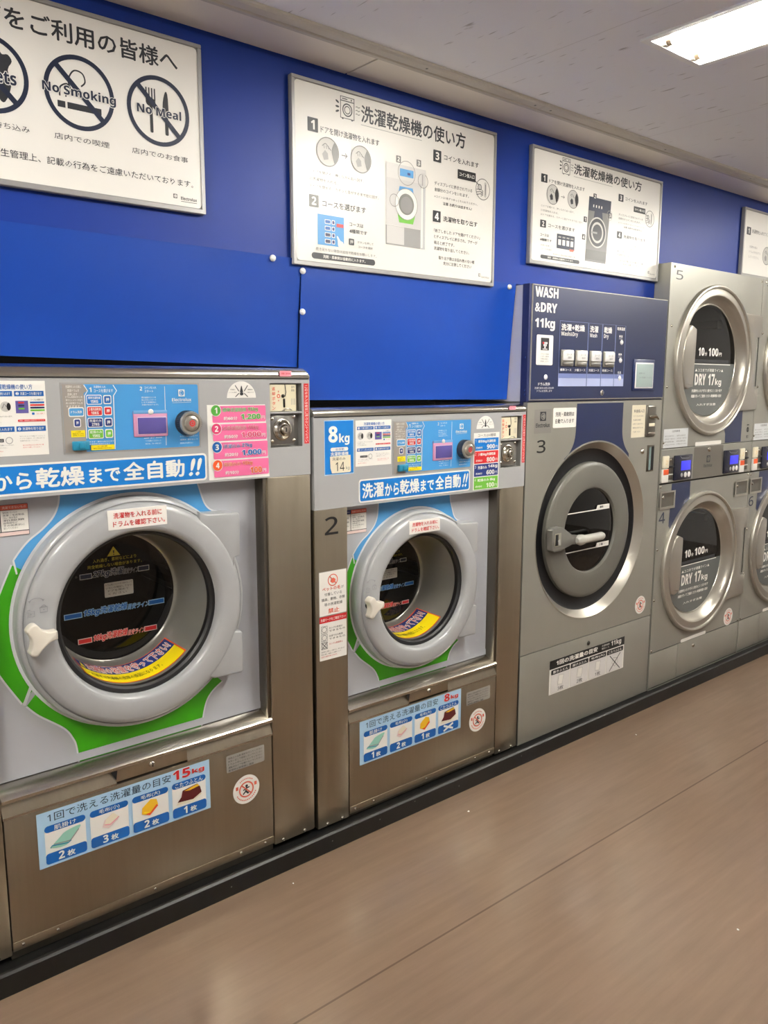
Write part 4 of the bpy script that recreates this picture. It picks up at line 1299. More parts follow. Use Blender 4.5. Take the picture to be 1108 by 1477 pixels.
b.text(PS, 'ペットの毛', 1.416, .8595, 1.487, .872, ink('coral'), 3, .02)
b.text(PS, 'が', 1.490, .861, 1.500, .870, ink('dark'), 3)
for k, (s_, a_, c_) in enumerate((('付着している', 1.425, 1.492), ('寝具、敷物、衣類', 1.413, 1.504), ('等の洗濯乾燥', 1.424, 1.494))):
    b.text(PS, s_, a_, .8435 - .0165 * k, c_, .8535 - .0165 * k, ink('dark'), 3)
b.text(PS, '禁止', 1.438, .7855, 1.482, .8015, ink('coral'), 3, .02)
b.build('pet_hair_sticker', t2, 'white sticker with red writing against pet hair', smooth=False)
b = MB()
b.rrect(PS, 1.4045, .6345, 1.511, .777, .002, ink('white'), 1)
b.rect(PS, 1.4045, .757, 1.511, .777, ink('red'), 2)
b.text(PS, '洗濯マークをご確認下さい!', 1.409, .762, 1.5065, .7715, ink('white'), 3, .01)
for k in range(3):
    z = .735 - .026 * k
    x0_, x1_ = 1.4115, 1.434
    b.stroke(PS, [(x0_, z - .011), (x1_, z - .011), (x1_, z + .011), (x0_, z + .011)], .0015, ink('dark'), 2, closed=True)
    b.ring(PS, (x0_ + x1_) / 2, z, .008, .0092, ink('dark'), 2, 20)
    if k == 2:
        for s_ in (-1, 1):
            b.stroke(PS, [(x0_, z - s_ * .011), (x1_, z + s_ * .011)], .002, ink('dark'), 3)
    for j in range(2 if k < 2 else 1):
        b.text(PS, (('タンブル乾燥が', 'できるもの'), ('低温でのみ乾燥', 'できるもの'), ('タンブル乾燥禁止', ''))[k][j], 1.441, z - .001 - .009 * j, 1.495 + .01 * j, z + .005 - .009 * j, ink('dark' if k < 2 else 'red'), 2)
for k in range(3):
    b.text(PS, ('洗濯表示をご確認の上ご使用下さい。表示に従わない', '場合の縮み・破損などの損害について', '当店では責任を負いかねます。')[k], 1.410, .660 - .008 * k, 1.503 - .015 * k, .665 - .008 * k, ink('midgrey' if k < 2 else 'red'), 2)
b.build('care_mark_sticker', t2, 'white sticker with red heading and laundry care marks', smooth=False)

# ================================================================== WASHER-DRYER 3 (silver, navy head)
def machine_three():
    X0, X1, ZB, ZM, ZT = 2.370, 3.293, .062, 1.436, 1.868
    F = 2.0
    cx, cz = 2.815, .892
    t = thing('washer_dryer', 'silver washer-dryer marked 3 with tall navy WASH & DRY head panel', 'washing machine', ((X0 + X1) / 2, 2.25, 0.0))
    SV = silver()
    P = Plane(F)
    b = MB()
    b.shell(X0, X1, F, 2.55, ZB, ZM - .002, SV)
    b.plate_hole(X0, X1, .437, ZM - .003, cx, cz, .374, F, SV)
    b.build('cabinet', t, 'silver grey painted cabinet')
    b = MB()
    b.box(X0, X1, F, F + .02, ZB, .434, SV, .003)
    lp = b.build('lower_panel', t)
    b = MB(); b.dome(2.818, .399, .010, F, .006, pmat('knob_dark', (60, 58, 54), .3, .6)); b.build('panel_lock', lp)
    # navy head
    b = MB()
    nv = navy()
    b.box(X0 - .004, X1 - .004, F + .002, F + .020, ZM, ZT, pmat('navy_side', (40, 48, 92), .4))
    b.box(X0 - .004, X0 + .012, F + .0195, F + .034, ZM - .03, ZT, pmat('navy_side', (40, 48, 92), .4))
    b.box(X0 - .003, X1 - .01, F + .0335, 2.5, ZM, ZT - .003, pmat('head_side_pale', (196, 197, 208), .4))
    hd = b.build('head', t, 'head of the machine with pale side')
    b = MB()
    b.box(X0 + .008, X1 - .001, F - .003, F + .004, ZM + .004, ZT, pmat('light_silver_metal', (178, 174, 164), .32, .75), .002)
    PN = Plane(F - .003)
    b.rect(PN, X0 + .0115, ZM + .009, X1 - .004, ZT - .004, nv, 1)
    W = ink('white')
    def condensed(st, x0, x1, z0, z1, bold=.06):
        b.text(PN, st, x0, z0, x1, z1, W, 2, bold)
    condensed('WASH', 2.392, 2.527, 1.822, 1.860)
    condensed('&DRY', 2.392, 2.522, 1.768, 1.803)
    b.text(PN, '11kg', 2.395, 1.701, 2.512, 1.747, W, 2, .055, spacing=.92)
    # courses table
    pl = pmat('print_pale_navy_line', (120, 135, 180), .4)
    for (u0, u1, h, e, k) in ((2.543, 2.721, '洗濯+乾燥', 'Wash&Dry', 5), (2.725, 2.815, '洗濯', 'Wash', 2), (2.819, 2.907, '乾燥', 'Dry', 2), (2.910, 2.978, '', '', 0)):
        b.stroke(PN, [(u0, 1.493), (u0, 1.742), (u1, 1.742), (u1, 1.493)], .0022, pl, 2)
        b.rect(PN, u0 + .001, 1.4935, u1 - .001, 1.543, pmat('print_lavender', (168, 178, 214), .4), 2)
        b.rect(PN, u0 + .001, 1.525, u1 - .001, 1.543, pmat('print_lavender_dark', (110, 124, 176), .4), 3)
        if h:
            b.text(PN, h, u0 + .007, 1.706, u0 + (.155 if k == 5 else .062), 1.732, W, 4, .03)
            b.text(PN, e, u0 + .007, 1.682 if e != 'Wash' else 1.687, u0 + (.112 if k == 5 else .055 if k == 2 and e == 'Wash' else .04), 1.703, W, 4, .01)
    b.text(PN, '乾燥温度', 2.917, 1.722, 2.972, 1.735, W, 4, .02)
    for (z, s_) in ((1.693, '高温'), (1.619, '標準'), (1.545, '低温')):
        b.text(PN, s_, 2.932, z, 2.957, z + .010, W, 4, .02)
        b.rect(PN, 2.932, z - .006, 2.957, z - .0045, W, 4)
    for u, s_ in ((2.551, '標準コース'), (2.641, '少量コース'), (2.733, '洗濯コース'), (2.825, '乾燥コース')):
        b.text(PN, s_, u, 1.552, u + .07, 1.562, W, 4, .015)
    b.text(PN, 'ドラム洗浄', 2.422, 1.496, 2.492, 1.508, W, 4, .02)
    b.text(PN, '洗濯を始める前に約60秒', 2.402, 1.483, 2.516, 1.491, W, 4)
    b.text(PN, 'ドラムを洗浄します', 2.416, 1.472, 2.506, 1.480, W, 4)
    # white label with bunch-of-grapes mark
    b.rrect(PN, 2.405, 1.573, 2.503, 1.685, .006, ink('white'), 4)
    b.rect(PN, 2.430, 1.628, 2.478, 1.674, ink('black'), 5)
    for r_, nn in enumerate((3, 2, 1)):
        for q_ in range(nn):
            b.disc(PN, 2.454 + (q_ - (nn - 1) / 2) * .010, 1.655 - r_ * .008, .0045, W if (r_ + q_) else ink('red'), 6, 10)
    b.rect(PN, 2.440, 1.631, 2.469, 1.634, W, 6)
    for k in range(4):
        b.text(PN, ('プラズマ除菌', 'イオン洗浄', '衣類を清潔に', '乾燥します')[k], 2.430, 1.611 - .009 * k, 2.478, 1.617 - .009 * k, ink('midgrey' if k != 1 else 'dark'), 5)
    fp = b.build('head_panel', hd, 'navy front of the head with white lettering', smooth=False)
    for u in (2.552, 2.640, 2.732, 2.825):
        b = MB()
        b.box(u, u + .077, F - .010, F - .003, 1.571, 1.634, silver_lt(), .003)
        b.box(u + .006, u + .071, F - .016, F - .009, 1.592, 1.629, pmat('key_white', (225, 225, 224), .3), .003)
        b.box(u + .006, u + .071, F - .014, F - .009, 1.575, 1.588, pmat('key_lower_grey', (120, 118, 114), .35, .3), .003)  # darker grey lower part of the key
        Pk = Plane(F - .0162)
        b.text(Pk, 'コース', u + .022, 1.612, u + .055, 1.619, ink('midgrey'), 1)
        b.text(Pk, '選択', u + .030, 1.600, u + .054, 1.607, ink('midgrey'), 1)
        b.build('course_button', fp)
    for (u, z) in ((2.954, 1.674), (2.951, 1.600), (2.950, 1.527), (2.467, 1.528)):
        b = MB(); b.dome(u, z, .0105, F - .003, .006, pmat('key_white', (225, 225, 224), .3)); b.build('round_button', fp)
    b = MB()
    b.box(3.045, 3.208, F - .008, F - .003, 1.474, 1.608, pmat('navy_bezel', (30, 42, 86), .35), .003)
    b.box(3.058, 3.196, F - .010, F - .006, 1.484, 1.594, pmat('key_white', (225, 225, 224), .3), .002)
    b.box(3.064, 3.190, F - .0115, F - .009, 1.490, 1.588, pmat('lcd_grey_green', (168, 186, 184), .2, coat=.4), .001)
    Pl = Plane(F - .0117)
    b.text(Pl, '洗濯物を入れ', 3.078, 1.545, 3.125, 1.552, ink('midgrey'), 1)
    b.text(Pl, 'コースを選択してください', 3.085, 1.527, 3.178, 1.534, ink('midgrey'), 1)
    b.build('display_screen', fp)
    b = MB(); b.dome(2.832, 1.467, .012, F - .003, .005, silver_lt()); b.box(2.8305, 2.8335, F - .0088, F - .007, 1.459, 1.475, gap_and_shadow()); b.build('panel_lock', fp)
    for z in (1.60, 1.478, 1.462):
        b = MB(); b.tube([(X0 - .003, F + .010, z), (X0 - .0065, F + .010, z)], .004, steel_bright(), 10); b.build('screw', hd)
    # navy blade from head to door
    b = MB()
    arc_ = lambda r, a0, a1: [(cx + r * math.cos(math.radians(a0 + (a1 - a0) * i / 20)), cz + r * math.sin(math.radians(a0 + (a1 - a0) * i / 20))) for i in range(21)]
    right = smooth_pts([(2.994, 1.425), (2.993, 1.33), (2.998, 1.28), (3.018, 1.238), (3.05, 1.205)], 4)
    left = smooth_pts([(2.606, 1.205), (2.640, 1.235), (2.664, 1.275), (2.672, 1.33), (2.673, 1.425)], 4)
    b.poly(P, right + arc_(.380, 51.5, 124.5) + left, nv, 1)
    b.build('navy_blade', t, 'navy printed field above the door', smooth=False)
    # small labels
    b = MB()
    b.rect(P, 2.412, 1.314, 2.515, 1.406, pmat('logo_plate', (146, 144, 138), .4, .4), 1)
    logo(b, P, 2.463, 1.333, 1.397, .083, ink('dark'), pmat('logo_plate', (146, 144, 138), .4, .4), 2)
    b.build('logo_plate', t, 'grey plate with the maker emblem', smooth=False)
    b = MB()
    b.rrect(P, 2.524, 1.332, 2.670, 1.410, .006, ink('white'), 1)
    b.text(P, '洗剤・柔軟剤は', 2.538, 1.376, 2.656, 1.394, ink('dark'), 2, .01)
    b.text(P, '自動で入ります', 2.538, 1.349, 2.656, 1.367, ink('dark'), 2, .01)
    b.build('detergent_sticker', t, 'white sticker saying detergent is added by itself', smooth=False)
    b = MB()
    b.rrect(P, 3.060, 1.272, 3.165, 1.413, .004, ink('cream'), 1)
    b.text(P, '料金投入口', 3.075, 1.380, 3.152, 1.394, ink('dark'), 2, .01)
    for k in range(5):
        b.text(P, ('コインを入れる前に', '洗濯物を確認', 'お釣りは出ません', '硬貨は百円のみ', 'ご注意ください')[k], 3.070, 1.362 - .017 * k, 3.150 - .02 * (k in (1, 4)), 1.369 - .017 * k, ink('midgrey'), 2)
    b.build('coin_sticker', t, 'cream coin sticker with black writing', smooth=False)
    b = MB()
    b.box(3.166, 3.238, F - .010, F + .004, 1.272, 1.412, pmat('coin_steel', (128, 125, 118), .3, .9), .008, 3)
    b.box(3.180, 3.225, F - .012, F - .008, 1.318, 1.332, ink('cream'), .002)
    b.tube([(3.178, F - .012, 1.358), (3.21, F - .024, 1.362), (3.236, F - .02, 1.350)], [.006, .008, .005], steel_bright(), 8)
    b.box(3.176, 3.232, F - .013, F - .009, 1.284, 1.292, steel_bright(), .002)
    b.build('coin_mechanism', t, 'steel coin slot with reject lever')
    b = MB()
    b.box(3.192, 3.247, F - .002, F + .001, 1.116, 1.234, steel_dark(), .001)
    b.box(3.206, 3.222, F - .0026, F - .001, 1.122, 1.224, pmat('coin_window', (120, 140, 138), .2), .0)
    b.box(3.224, 3.244, F - .0026, F - .001, 1.122, 1.228, gap_and_shadow(), .0)
    b.build('coin_return', t, 'narrow vertical coin return slot')
    b = MB(); b.dome(3.153, 1.209, .013, F, .010, steel_bright()); b.build('coin_lock', t)
    b = MB(); b.text(P, '3', 2.432, 1.2385, 2.484, 1.2885, ink('black'), 1, .0098); b.build('number', t, 'black number 3', smooth=False)
    no_entry_sticker(P, 3.202, .501, .042, t, 'round white prohibition sticker beside the door')
    # capacity sticker, black and white
    b = MB()
    x0, x1, z0, z1 = 2.557, 3.088, .227, .375
    b.rect(P, x0, z0, x1, z1, ink('white'), 1)
    b.rect(P, x0, .337, x1, z1, ink('black'), 2)
    b.poly(P, [(x0, .338), (x0, .349), (x0 + .02, .338)], ink('black'), 2)
    b.text(P, '1回の洗濯量の目安', 2.600, .347, 2.885, .369, W, 3, .03)
    b.text(P, '洗濯乾燥機', 2.915, .360, 2.972, .368, W, 3)
    b.text(P, '標準コース', 2.915, .347, 2.970, .355, W, 3)
    b.text(P, '11kg', 2.985, .344, 3.062, .373, W, 3, .03)
    for i, (h, n_) in enumerate((('敷きふとん', '3枚'), ('掛けふとん', '2枚'), ('毛布(大)', '1枚'), ('こたつふとん', 'x'))):
        a, c = x0 + .010 + .1295 * i, x0 + .010 + .1295 * i + .123
        b.rrect(P, a, .231, c, .330, .006, ink('ltgrey'), 2)
        b.rrect(P, a + .0015, .2325, c - .0015, .3285, .005, pmat('print_offwhite', (222, 220, 218), .45), 3)
        b.rrect(P, a, .312, c, .333, .005, ink('black'), 4)
        b.text(P, h, a + .012, .3165, c - .012, .3285, W, 5, .02)
        m = (a + c) / 2
        if n_ == 'x':
            for s_ in (-1, 1):
                b.stroke(P, [(m - .040, .270 - s_ * .036), (m + .040, .270 + s_ * .036)], .004, ink('dark'), 5)
            b.stroke(P, [(m - .022, .27), (m - .01, .292), (m + .02, .286), (m + .024, .262), (m, .25)], .002, ink('grey'), 4, closed=True)
        else:
            b.text(P, n_, m - .017, .236, m + .022, .254, ink('dark'), 5)
            b.poly(P, [(m - .018, .264), (m + .012, .260), (m + .02, .300), (m - .012, .304)], W, 5)
            b.stroke(P, [(m - .018, .264), (m + .012, .260), (m + .02, .300), (m - .012, .304)], .0016, ink('grey'), 6, closed=True)
    b.build('capacity_sticker', lp, 'black and white sticker of bedding amounts', smooth=False)
    # door: pale recess, black ring, grey door, dark glass
    b = MB()
    b.lathe(cx, cz, [(.3755, F), (.376, F - .002), (.3735, F - .002), (.368, F + .003), (.352, F + .022), (.345, F + .030)], silver_lt(), 96)
    rr = b.build('door_surround', t, 'pale bevelled ring round the door')
    b = MB()
    b.lathe(cx, cz, [(.345, F + .030), (.335, F + .036), (.30, F + .038), (.20, F + .038)], pmat('navy_black', (4, 5, 9), .5), 96)
    b.build('seal', t, 'black seal round the door')
    dg = pmat('door_dark_grey', (98, 97, 90), .42)
    b = MB()
    b.lathe(cx, cz, [(.290, F + .037), (.289, F + .022), (.284, F + .016), (.270, F + .012), (.215, F + .008), (.192, F + .0075), (.182, F + .010), (.178, F + .017), (.176, F + .030)], dg, 96)
    door = b.build('door', t, 'dark grey door ring')
    b = MB()
    b.lathe(cx, cz, [(.177, F + .022), (.12, F + .018), (.06, F + .016), (.003, F + .0155)], glass_mat('clear_dark_glass', (.14, .14, .16)), 64)
    g = b.build('door_glass', door)
    b = MB()
    b.lathe(cx, cz, [(.18, F + .04), (.30, F + .05), (.30, F + .42), (.26, F + .44), (.004, F + .44)], drum_dark(), 56)
    b.build('drum', t)
    Pg = Plane(F + .013)
    for (xl_, xr_, z, s_) in ((2.648, 2.945, .974, '標準洗濯'), (2.650, 2.952, .811, '少量洗濯')):
        b = MB()
        b.rect(Pg, xl_, z, xr_ - .01, z + .0045, W, 1)
        b.poly(Pg, [(xr_ - .098, z), (xr_ - .002, z), (xr_ - .002, z + .021), (xr_ - .088, z + .021)], W, 2)
        b.text(Pg, s_[:2], xr_ - .072, z + .006, xr_ - .046, z + .017, ink('dark'), 3, .02)
        b.text(Pg, 'ライン', xr_ - .042, z + .007, xr_ - .016, z + .016, ink('grey'), 3)
        b.build('level_line', g, 'white %s level line on the glass' % ('upper' if z > .9 else 'lower'), smooth=False)
    b = MB()
    hp = [(2.522, .926), (2.530, .936), (2.580, .936), (2.592, .932), (2.655, .894), (2.700, .888), (2.706, .880), (2.706, .860), (2.690, .852), (2.655, .855), (2.592, .842), (2.580, .838), (2.538, .838), (2.525, .846)]
    b.extrude(hp, F - .020, F + .008, pmat('handle_grey', (104, 103, 98), .4), .005, 2)
    hb = b.build('handle_bracket', door)
    b = MB()
    b.box(2.537, 2.577, F - .0215, F - .018, .860, .914, pmat('label_dull', (140, 138, 124), .4), .002)
    b.box(2.539, 2.557, F - .0225, F - .021, .864, .909, gap_and_shadow(), .001)
    b.poly(Plane(F - .0225), [(2.553, .885), (2.566, .890), (2.570, .866), (2.560, .864)], ink('wallgrey'), 2)
    b.build('bracket_window', hb)
    b = MB()
    b.tube([(2.672, F - .026, .871), (2.680, F - .026, .871), (2.692, F - .026, .871), (2.706, F - .027, .871), (2.722, F - .028, .871), (2.80, F - .029, .871), (2.835, F - .029, .8715), (2.846, F - .029, .872), (2.851, F - .029, .872)],
           [.010, .018, .0225, .0215, .0175, .0175, .0175, .013, .005], pmat('grip_pale_grey', (176, 175, 168), .4), 20)
    b.build('door_handle', door, 'pale grey bar handle')
machine_three()

# ================================================================== STACKED DRYERS
def stacked_dryer(ox, up, lo, label):
    """ox: shift along the wall; up / lo: the numbers on the upper and lower dryer"""
    F = 2.0
    X0, X1 = 3.306 + ox, 4.164 + ox
    t = thing('stacked_dryer', label, 'clothes dryer', ((X0 + X1) / 2, 2.25, 0.0))
    SV = silver()
    P = Plane(F)
    x = lambda v: v + ox
    b = MB()
    b.shell(X0, X1, F, 2.55, .058, 2.03, SV)
    b.plate_hole(X0, X1, 1.212, 2.03, x(3.722), 1.612, .335, F, SV)
    b.plate_hole(X0, X1, .243, 1.046, x(3.712), .633, .335, F, SV)
    b.box(X0 + .012, X1 - .012, F + .006, F + .012, 1.04, 1.22, gap_and_shadow())
    b.box(X0 + .004, X1 - .004, F + .006, F + .010, .232, .25, gap_and_shadow())
    b.build('cabinet', t, 'silver grey painted cabinet of two dryers')
    b = MB()
    b.box(X0 + .001, x(3.552), F, F + .02, .066, .238, SV, .002)
    b.box(x(3.554), X1 - .002, F, F + .02, .066, .238, SV, .002)
    lp = b.build('lower_panel', t)
    b = MB(); b.dome(x(3.700), .203, .011, F, .006, steel_bright()); b.build('panel_lock', lp)
    for (u, z) in ((3.292 + .025, .252), (4.150, .250), (3.316, .50), (3.320, .742), (3.335, 1.76), (3.325, 1.49), (3.322, 1.238), (3.335, 2.015), (4.15, 2.015), (4.15, 1.038), (3.318, 1.035)):
        b = MB(); b.dome(x(u), z, .006, F, .004, steel_bright(), 10); b.build('screw', t)
    # ---- doors
    def door(cx, cz, upper):
        b = MB()
        m = silver_lt() if True else SV
        b.lathe(cx, cz, [(.352, F + .001), (.353, F - .010), (.349, F - .017), (.343, F - .019), (.337, F - .016), (.334, F - .010), (.325, F - .010), (.312, F - .013), (.304, F - .013), (.300, F - .010),
                         (.296, F - .002), (.288, F + .010), (.276, F + .022), (.268, F + .028), (.266, F + .026), (.2635, F + .026), (.2615, F + .030)], m, 96)
        dr = b.build('door', t, 'round silver door of the %s dryer' % ('upper' if upper else 'lower'))
        b = MB()
        b.lathe(cx, cz, [(.262, F + .030), (.004, F + .030)], glass_mat('dryer_glass', (.34, .35, .36)), 64)
        g = b.build('door_glass', dr)
        b = MB()
        b.lathe(cx, cz, [(.262, F + .031), (.262, F + .06), (.32, F + .07), (.32, F + .44), (.004, F + .46)], pmat('dryer_drum_reflect_grey', (104, 104, 98), .35, .8) if upper else drum_dark(), 48)  # upper drum is coloured lighter to imitate the grey reflection in its glass
        for k in range(3):
            a = .7 + 2 * PI * k / 3
            b.box(cx + .29 * math.cos(a) - .02, cx + .29 * math.cos(a) + .02, F + .10, F + .42, cz + .29 * math.sin(a) - .02, cz + .29 * math.sin(a) + .02, drum_dark())
        b.build('drum', dr)
        # dark film on the lower half of the glass with white prints
        Pg = Plane(F + .0285)
        W = ink('white')
        b = MB()
        zl = cz - .010
        a = math.asin(-.010 / .2605)
        pts = [(cx + .2605 * math.cos(PI - a + (PI + 2 * a) * i / 40), cz + .2605 * math.sin(PI - a + (PI + 2 * a) * i / 40)) for i in range(41)]
        b.poly(Pg, pts, pmat('glass_film', (98, 102, 100), .2, spec=.6), 0)
        b.rect(Pg, cx - .2, zl + .003, cx + .2, zl + .018, ink('dark'), 1)
        b.rect(Pg, cx - .146, cz - .0165, cx + .215, cz - .0125, W, 2)
        T = lambda s_, u0, u1, z0, z1, bold=0.0: b.text(Pg, s_, cx + u0, cz + z0, cx + u1, cz + z1, W, 2, bold)
        T('10', -.095, -.040, .024, .063, .06)
        T('分', -.036, -.014, .025, .043, .02)
        T('100', -.003, .092, .024, .063, .06)
        T('円', .098, .124, .025, .043, .02)
        T('▲ココまでが適量ライン▲', -.115, .150, -.050, -.035, .01)
        T('DRY', -.113, -.012, -.114, -.060, .045)
        T('17', .010, .072, -.114, -.060, .045)
        T('kg', .078, .138, -.122, -.082, .03)
        T('洗濯物を入れすぎると乾きにくくなります', -.136, .148, -.148, -.133, .025)
        T('適量を守ってご使用ください乾燥時間の目安', -.138, .146, -.173, -.158, .025)
        T('入れすぎ注意', -.086, .096, -.212, -.200, .02)
        b.build('glass_prints', g, 'grey film with white writing on the glass', smooth=False)
        # crescent hand grip at the left of the opening
        b = MB()
        pts = [(cx + .288 * math.cos(a_), cz + .288 * math.sin(a_)) for a_ in [math.radians(150 + 55 * i / 14) for i in range(15)]]
        gx = cx - .190
        pts += smooth_pts([(cx - .235, cz - .132), (gx - .008, cz - .122), (gx, cz - .108), (gx + .005, cz), (gx + .008, cz + .128), (gx - .004, cz + .146), (cx - .225, cz + .158)], 4)
        b.extrude(pts, F - .010, F + .02, m, .006, 3)
        b.build('door_grip', dr)
        # hinge
        b = MB()
        zz = lambda v: cz + v
        XR = X1 - .001
        hp = [(cx + .245, zz(.238)), (XR, zz(.232)), (XR, zz(.130)), (XR - .040, zz(.124)), (XR - .052, zz(.110)), (XR - .052, zz(-.118)), (XR - .040, zz(-.130)), (XR, zz(-.132)), (XR, zz(-.236)), (cx + .25, zz(-.242))]
        arc_ = [(cx + .335 * math.cos(math.radians(-44 + 88 * i / 20)), cz + .335 * math.sin(math.radians(-44 + 88 * i / 20))) for i in range(21)]
        b.extrude(hp + arc_, F - .014, F + .003, m, .003, 2)
        b.box(XR - .050, XR - .010, F - .004, F + .003, zz(-.128), zz(.122), SV)
        b.box(XR - .018, XR - .010, F - .0045, F + .002, zz(-.120), zz(.128), gap_and_shadow())
        b.build('hinge', dr)
    door(x(3.722), 1.612, True)
    door(x(3.712), .633, False)
    # ---- navy prints
    nv = navy()
    b = MB()
    cx, cz = x(3.722), 1.612
    arc_ = [(cx + .352 * math.cos(math.radians(a)), cz + .352 * math.sin(math.radians(a))) for a in [-66 + (66 - 40) * i / 12 for i in range(13)]]
    b.poly(P, [(x(3.874), 1.268), (x(3.880), 1.258), (x(3.882), 1.214), (x(4.044), 1.214), (x(4.044), 1.378)] + arc_[::-1], nv, 1)
    b.build('navy_print', t, 'navy printed field right of the upper door', smooth=False)
    b = MB()
    cx, cz = x(3.712), .633
    arc_ = [(cx + .352 * math.cos(math.radians(a)), cz + .352 * math.sin(math.radians(a))) for a in [146 - (146 - 112) * i / 12 for i in range(13)]]
    b.poly(P, [(x(3.413), 1.045), (x(3.409), .93), (x(3.404), .845)] + arc_ + [(x(3.578), 1.0), (x(3.577), 1.012), (x(3.577), 1.045)], nv, 1)
    b.build('navy_print', t, 'navy printed field left of the lower door', smooth=False)
    W = ink('white')
    b = MB()
    b.rrect(P, x(3.600), 1.2075 + .003, x(3.846), 1.2295, .005, W, 1)
    b.build('blank_label', t, 'white blank label strip under the upper door', smooth=False)
    b = MB()
    b.rrect(P, x(3.577), .236 + .004, x(3.816), .2565, .006, W, 1)
    b.build('blank_label', t, 'white blank label strip under the lower door', smooth=False)
    b = MB()
    b.rect(P, x(3.320), 1.214, x(3.529), 1.300, pmat('notice_paper', (210, 214, 216), .4), 1)
    b.text(P, '注意事項', x(3.388), 1.284, x(3.455), 1.294, ink('dark'), 2)
    for k in range(4):
        for u0 in (3.330, 3.432):
            b.text(P, ('乾燥できない物があります', '火気の近くで使わない', '異常時は管理者に連絡', 'お子様にはさわらせない')[k], x(u0), 1.264 - .013 * k, x(u0 + (.088 if k % 2 else .075)), 1.271 - .013 * k, ink('midgrey'), 2)
    b.build('notice_sticker', t, 'small white notice left under the upper door', smooth=False)
    b = MB()
    b.rect(P, x(4.100), 1.294, x(4.122), 1.299, ink('black'), 1)
    b.ring(P, x(4.111), 1.272, .008, .013, ink('black'), 1, 20)
    b.box(x(4.108), x(4.114), F - .0012, F - .0006, 1.262, 1.282, ink('black'))
    b.text(P, '押ス', x(4.100), 1.226, x(4.123), 1.244, ink('black'), 1, .02)
    b.build('hinge_mark', t, 'small black mark right of the upper door', smooth=False)
    no_entry_sticker(P, x(4.043), .287, .047, t, 'round white prohibition sticker below the lower door')
    b = MB(); b.text(P, up, x(3.350), 1.962, x(3.408), 2.002, ink('dark'), 1, .005); b.build('number', t, 'number %s on the upper dryer' % up, smooth=False)
    b = MB(); b.text(P, lo, x(3.318), .864, x(3.370), .916, ink('navyink'), 1, .0098); b.build('number', t, 'number %s on the lower dryer' % lo, smooth=False)
    # ---- coin and control strip
    b = MB()
    b.box(X0 + .001, X1 - .001, F - .003, F + .008, 1.052, 1.209, SV, .003)
    b.rect(Plane(F - .003), x(3.588), 1.054, x(3.866), 1.206, pmat('plate_dull_steel', (128, 124, 116), .4, .6), 1)
    Pc = Plane(F - .003)
    logo(b, Pc, x(3.725), 1.100, 1.160, .08, ink('dark'), pmat('plate_dull_steel', (128, 124, 116), .4, .6), 2)
    cs = b.build('control_strip', t, 'middle strip with coin slots and displays', smooth=False)
    b = MB(); b.dome(x(3.728), 1.190, .013, F - .003, .008, steel_bright()); b.build('panel_lock', cs)
    for (c0, coin0, upr) in ((3.412, 3.316, True), (3.872, 4.034, False)):
        b = MB()
        b.box(x(c0), x(c0 + .152), F - .012, F - .002, 1.060, 1.176, pmat('reader_black', (28, 30, 48), .25, coat=.3), .003)
        b.stroke(Plane(F - .012), [(x(c0 + .04), 1.172), (x(c0 + .055), 1.162), (x(c0 + .11), 1.160), (x(c0 + .125), 1.168)], .003, ink('midgrey'), 1)
        cc = b.build('display_unit', cs, 'black display unit for the %s dryer' % ('lower' if upr else 'upper'))
        b = MB(); b.box(x(c0 + .053), x(c0 + .135), F - .014, F - .011, 1.104, 1.148, emit_mat('blue_lcd', (.05, .05, .85), .32, (40, 40, 160)), .001); b.build('display_screen', cc, 'lit blue screen')
        for k, (r_, w_) in enumerate(((.010, 'grey'), (.013, 'ltgrey'), (.013, 'white'))):
            b = MB(); b.dome(x(c0 + .062 + .032 * k), 1.082, r_, F - .012, .003, ink(w_), 14); b.build('button', cc)
        b = MB()
        b.box(x(coin0), x(coin0 + .046), F - .012, F - .002, 1.122, 1.178, ink('cream'), .003)
        b.box(x(coin0 - .002), x(coin0 + .046), F - .012, F - .002, 1.056, 1.118, ink('white'), .003)
        b.rect(Plane(F - .012), x(coin0), 1.092, x(coin0 + .043), 1.117, ink('orange'), 1)
        b.stroke(Plane(F - .012), [(x(coin0 + .018), 1.156), (x(coin0 + .028), 1.156), (x(coin0 + .028), 1.142), (x(coin0 + .016), 1.142)], .002, ink('gold'), 1)
        cn = b.build('coin_slot', cs, 'cream and red coin slot plates')
        b = MB()
        b.box(x(coin0 + .046), x(coin0 + .09), F - .006, F - .002, 1.066, 1.166, steel_dark(), .002)
        b.box(x(coin0 + .044), x(coin0 + .086), F - .014, F - .005, 1.122, 1.132, blackp(), .003)
        b.box(x(coin0 + .044), x(coin0 + .086), F - .010, F - .005, 1.088, 1.093, ink('ltgrey'), .001)
        b.dome(x(coin0 + .065), 1.158, .007, F - .006, .005, steel_bright(), 12)
        b.build('coin_mechanism', cn)
    for (u0, u1) in ((3.311, 3.441), (4.012, 4.146)):
        b = MB()
        b.frame_plate(x(u0), x(u1), .931, 1.014, (x(u0 + .012), x(u1 - .010), .941, 1.006), F - .006, .004, silver_lt(), SV, pmat('coin_cup', (116, 113, 105), .4, .6))
        b.box(x(u0), x(u1), F - .0055, F + .002, .9305, .9405, silver_lt())
        b.add([(x(u0 + .04), F - .0022, 1.004), (x(u0 + .10), F - .0022, 1.004), (x(u0 + .10), F - .0022, .986), (x(u0 + .05), F - .0022, .984)], [(0, 1, 2, 3)], steel_dark())
        b.dome(x(u0 + .03), .985, .008, F - .002, .004, steel_bright(), 12)
        b.build('coin_return_cup', t)
    return t
stacked_dryer(0.0, '5', '4', 'stacked pair of silver dryers marked 5 above 4')
stacked_dryer(.861, '7', '6', 'stacked pair of silver dryers at the right edge with number 6 below')

